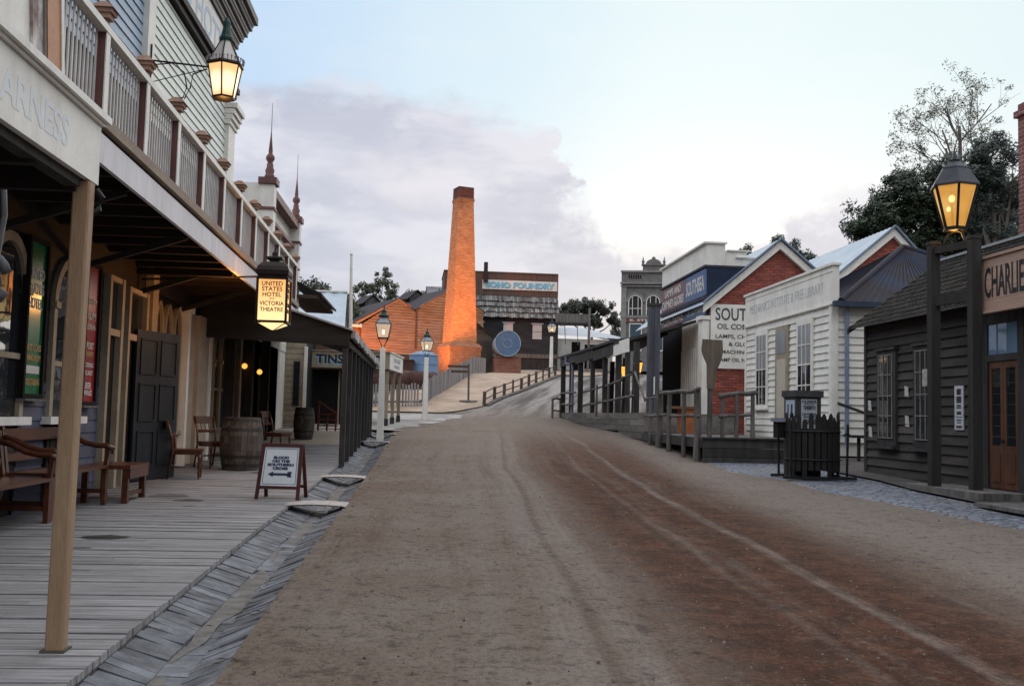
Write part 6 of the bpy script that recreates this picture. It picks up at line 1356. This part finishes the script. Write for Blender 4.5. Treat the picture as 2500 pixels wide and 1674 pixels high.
# bare gum
bg = thing('bare_gum_tree', 'tall thin half-bare gum tree with open branches against the sky', 'tree', (29, 54, 4), group='trees behind the buildings')
tb, lv = B(), B(); rg = random.Random(21)
def grow(p, d, L, r, depth):
    n = 4; pts, rr = [p], [r]; q = p
    for k in range(n):
        d = (d + Vector((rg.gauss(0, .10), rg.gauss(0, .08), .05 + rg.gauss(0, .05)))).normalized(); q = q + d * (L / n); pts.append(q); rr.append(max(.006, r * (1 - .5 * (k + 1) / n)))
    tb.tube(pts, rr, 6 if r > .05 else 4, False)
    if depth == 0 or r < .012:
        if rg.random() < .75: leafclump(lv, q, .25 + rg.random() * .25, rg.randint(14, 40), .10)
        return
    m = 3 if depth > 2 else rg.randint(2, 3)
    for k in range(m):
        f = rg.uniform(.45, 1.0); i = min(n, max(1, int(f * n))); s = pts[i]; a = rg.uniform(.25, .75) * (1 if k % 2 else -1)
        nd = (Matrix.Rotation(a, 3, 'Y') @ d + Vector((0, rg.gauss(0, .25), .1))).normalized(); grow(s, nd, L * rg.uniform(.55, .8), rr[i] * .62, depth - 1)
    if rg.random() < .35 and depth < 3: leafclump(lv, q, .36, 40, .10)
for dx, L, r, x, z in ((-.02, 3.7, .15, 0, 14.4), (-.5, 3.2, .10, -.1, 13.6), (.4, 3.3, .11, .1, 14.2), (-1.1, 2.7, .08, -.3, 12.8), (-.25, 3.3, .08, -.1, 14.6), (.75, 2.6, .07, .1, 13.6), (-.75, 3.0, .09, -.2, 13.4)):
    grow(Vector((29.2 + x, 54, z)), Vector((dx, 0, 1)).normalized(), L, r, 4)
tb.tube([(29.0, 54, 3), (29.3, 54, 9), (29.2, 54, 14.6)], [.36, .28, .18], 8)
tb.build('trunk', M('pale_gum_bark', (.20, .18, .17), (.13, .115, .11), 3, (1, 1, .2), .9, .2), bg); lv.build('crown', md_, bg)

# ------------------------------------------------------------------ sky, sun, camera
w = bpy.data.worlds.new('World'); S.world = w; w.use_nodes = True
nt = NT(w.node_tree); bgd = w.node_tree.nodes['Background']
SUN_EL, SUN_AZ = R(14), R(16)
sky = nt.add('ShaderNodeTexSky'); sky.sky_type = 'NISHITA'; sky.sun_disc = False; sky.sun_elevation = SUN_EL; sky.sun_rotation = SUN_AZ
d = nt.add('ShaderNodeNewGeometry').outputs['Incoming']; dneg = nt.scalev(d, (-1, -1, -1))
d = nt.add('ShaderNodeTexCoord').outputs['Generated']
sp3 = nt.add('ShaderNodeSeparateXYZ', {0: d}); X, Y, Z = sp3.outputs
az = nt.math('ARCTAN2', X, Y); hor = nt.math('SQRT', nt.math('ADD', nt.math('MULTIPLY', X, X), nt.math('MULTIPLY', Y, Y))); el = nt.math('DIVIDE', Z, nt.math('MAXIMUM', hor, .02))
def ramp(fac, stops, interp='EASE'):
    nd = nt.n.new('ShaderNodeValToRGB'); nd.color_ramp.interpolation = interp; cr = nd.color_ramp
    while len(cr.elements) < len(stops): cr.elements.new(.5)
    for e, (p, c) in zip(cr.elements, stops): e.position = p; e.color = (*c, 1) if len(c) == 3 else c
    nt.set(nd.inputs[0], fac); return nd.outputs[0]
g = lambda v: (v, v, v)
wv = nt.add('ShaderNodeCombineXYZ', {0: az, 1: el, 2: 3.7}).outputs[0]
azw = nt.math('ADD', az, nt.math('ADD', nt.math('MULTIPLY', nt.math('SUBTRACT', nt.noise(wv, 11, 5, .6), .5), .16), nt.math('MULTIPLY', nt.math('SUBTRACT', nt.noise(wv, 30, 4, .6), .5), .035)))
azn = nt.map(azw, -.7, .8, 0, 1, False)
A_ = lambda a: (a + .7) / 1.5
dirv = nt.add('ShaderNodeCombineXYZ', {0: az, 1: nt.math('MULTIPLY', el, 1.5), 2: 0.0}).outputs[0]
n1 = nt.noise(dirv, 5.5, 7, .55); n2 = nt.noise(dirv, 16, 6, .6); n3 = nt.noise(nt.scalev(dirv, (1, 2.2, 1)), 3.2, 5, .55)
hcurve = ramp(azn, [(0, g(.58)), (A_(-.20), g(.60)), (A_(-.08), g(.66)), (A_(.0), g(.63)), (A_(.108), g(.60)), (A_(.122), g(.46)), (A_(.145), g(.42)), (A_(.18), g(.355)), (A_(.24), g(.365)), (A_(.30), g(.335)), (A_(.335), g(.35)), (A_(.36), g(.43)), (A_(.40), g(.45)), (A_(.45), g(.40)), (1, g(.3))], 'LINEAR')
edge = nt.math('ADD', nt.math('MULTIPLY', hcurve, .5), nt.math('ADD', nt.math('MULTIPLY', nt.math('SUBTRACT', n1, .5), .11), nt.math('ADD', nt.math('MULTIPLY', nt.math('SUBTRACT', n2, .5), .05), nt.math('MULTIPLY', nt.math('SUBTRACT', nt.noise(dirv, 42, 5, .6), .5), .02))))
mask = nt.map(nt.math('SUBTRACT', edge, el), -.008, .026)
clear = ramp(azn, [(0, (.50, .66, .90)), (A_(-.2), (.60, .78, 1.0)), (A_(.05), (.74, .90, 1.0)), (A_(.22), (.83, .96, 1.0)), (A_(.5), (.83, .965, 1.0)), (1, (.80, .90, 1.0))], 'EASE')
clear = nt.mix(nt.math('MULTIPLY', nt.map(el, .34, .16), nt.map(az, .02, .2, 0, .9)), clear, (1.0, 1.0, 1.0))
clear = nt.mix(nt.map(el, .5, 1.3), clear, (1.65, 1.75, 1.9))
clear = nt.mix(nt.map(n3, .5, .75, 0, .25), clear, (1, 1, 1))
cl = nt.mix(nt.map(n3, .42, .58), (.57, .60, .72), (.78, .79, .88))
bright = nt.math('MULTIPLY', nt.map(nt.math('ABSOLUTE', nt.math('ADD', az, .03)), .16, .03), nt.map(nt.math('ABSOLUTE', nt.math('SUBTRACT', el, .235)), .06, .015))
cl = nt.mix(nt.math('MULTIPLY', bright, nt.map(n1, .38, .62, .1, .85)), cl, (.86, .84, .90))
cl = nt.mix(nt.map(nt.noise(dirv, 8.5, 6, .6), .52, .70, 0, .7), cl, (.88, .88, .94))
cl = nt.mix(nt.math('MULTIPLY', nt.map(n2, .5, .68, 0, .5), nt.map(az, .0, .15)), cl, (.97, .97, 1.0))
cl = nt.mix(nt.map(el, .17, .07, 0, .75), cl, (.60, .62, .70))
col = nt.mix(nt.math('MULTIPLY', mask, nt.map(az, .28, .5, 1, .75)), clear, cl)
col = nt.mix(nt.map(nt.math('ABSOLUTE', az), .75, 1.2), col, nt.mix(nt.map(el, .12, .75), (.26, .29, .31), (1.75, 1.82, 1.95)))
col = nt.mix(nt.map(el, -.02, -.1), col, (.12, .11, .10))
col = nt.mix(.006, col, sky.outputs[0])
nt.set(bgd.inputs[0], col); bgd.inputs[1].default_value = .92

sun = bpy.data.lights.new('sun', 'SUN'); sun.energy = .6; sun.angle = R(35); sun.color = (1, .93, .86)
so_ = bpy.data.objects.new('sun', sun); COL.objects.link(so_)
sd = Vector((math.sin(SUN_AZ) * math.cos(SUN_EL), math.cos(SUN_AZ) * math.cos(SUN_EL), math.sin(SUN_EL))); so_.rotation_euler = (-sd).to_track_quat('-Z', 'Y').to_euler(); so_.location = (0, 0, 30)
def spot(loc, tgt, e, ang, col=(1, .36, .06), r=.3):
    l = bpy.data.lights.new('floodlight', 'SPOT'); l.energy = e; l.spot_size = R(ang); l.spot_blend = .8; l.color = col; l.shadow_soft_size = r
    o = bpy.data.objects.new('floodlight', l); COL.objects.link(o); o.location = loc; o.rotation_euler = (Vector(tgt) - Vector(loc)).to_track_quat('-Z', 'Y').to_euler()
spot((-.9, 68.6, 3.9), (1.5, 72, 9.5), 2300, 105, (1, .34, .06)); spot((-5.5, 70.5, 4.2), (-2.5, 79, 7.4), 4300, 115, (1, .25, .03)); spot((1.6, 63.5, 3.9), (2.0, 72, 12.5), 7500, 60, (1, .33, .06))
def lamp(loc, e, col=(1, .5, .12), r=.1):
    l = bpy.data.lights.new('lamp_light', 'POINT'); l.energy = e; l.color = col; l.shadow_soft_size = r; o = bpy.data.objects.new('lamp_light', l); COL.objects.link(o); o.location = loc
lamp((-2.85, 15.5, 2.75), 42, (1, .42, .09)); lamp((-3.16, 15.2, 5.70), 5); lamp((8.24, 15.45, 4.28), 6)

cam = bpy.data.cameras.new('camera'); co_ = bpy.data.objects.new('camera', cam); COL.objects.link(co_); S.camera = co_
cam.sensor_width = 36; cam.lens = 36.0; cam.clip_end = 3000; cam.clip_start = .05
yaw, pitch, roll = R(4.5786), R(4.0716), R(1.4)
co_.location = (0, 0, 1.25)
co_.rotation_euler = (Matrix.Rotation(-yaw, 3, 'Z') @ Matrix.Rotation(PI / 2 + pitch, 3, 'X') @ Matrix.Rotation(roll, 3, 'Z')).to_euler()
S.view_settings.view_transform = 'Standard'; S.view_settings.look = 'None'; S.view_settings.exposure = 0; S.view_settings.gamma = 1
S.cycles.use_denoising = True; S.cycles.max_bounces = 6; S.cycles.sample_clamp_indirect = 4
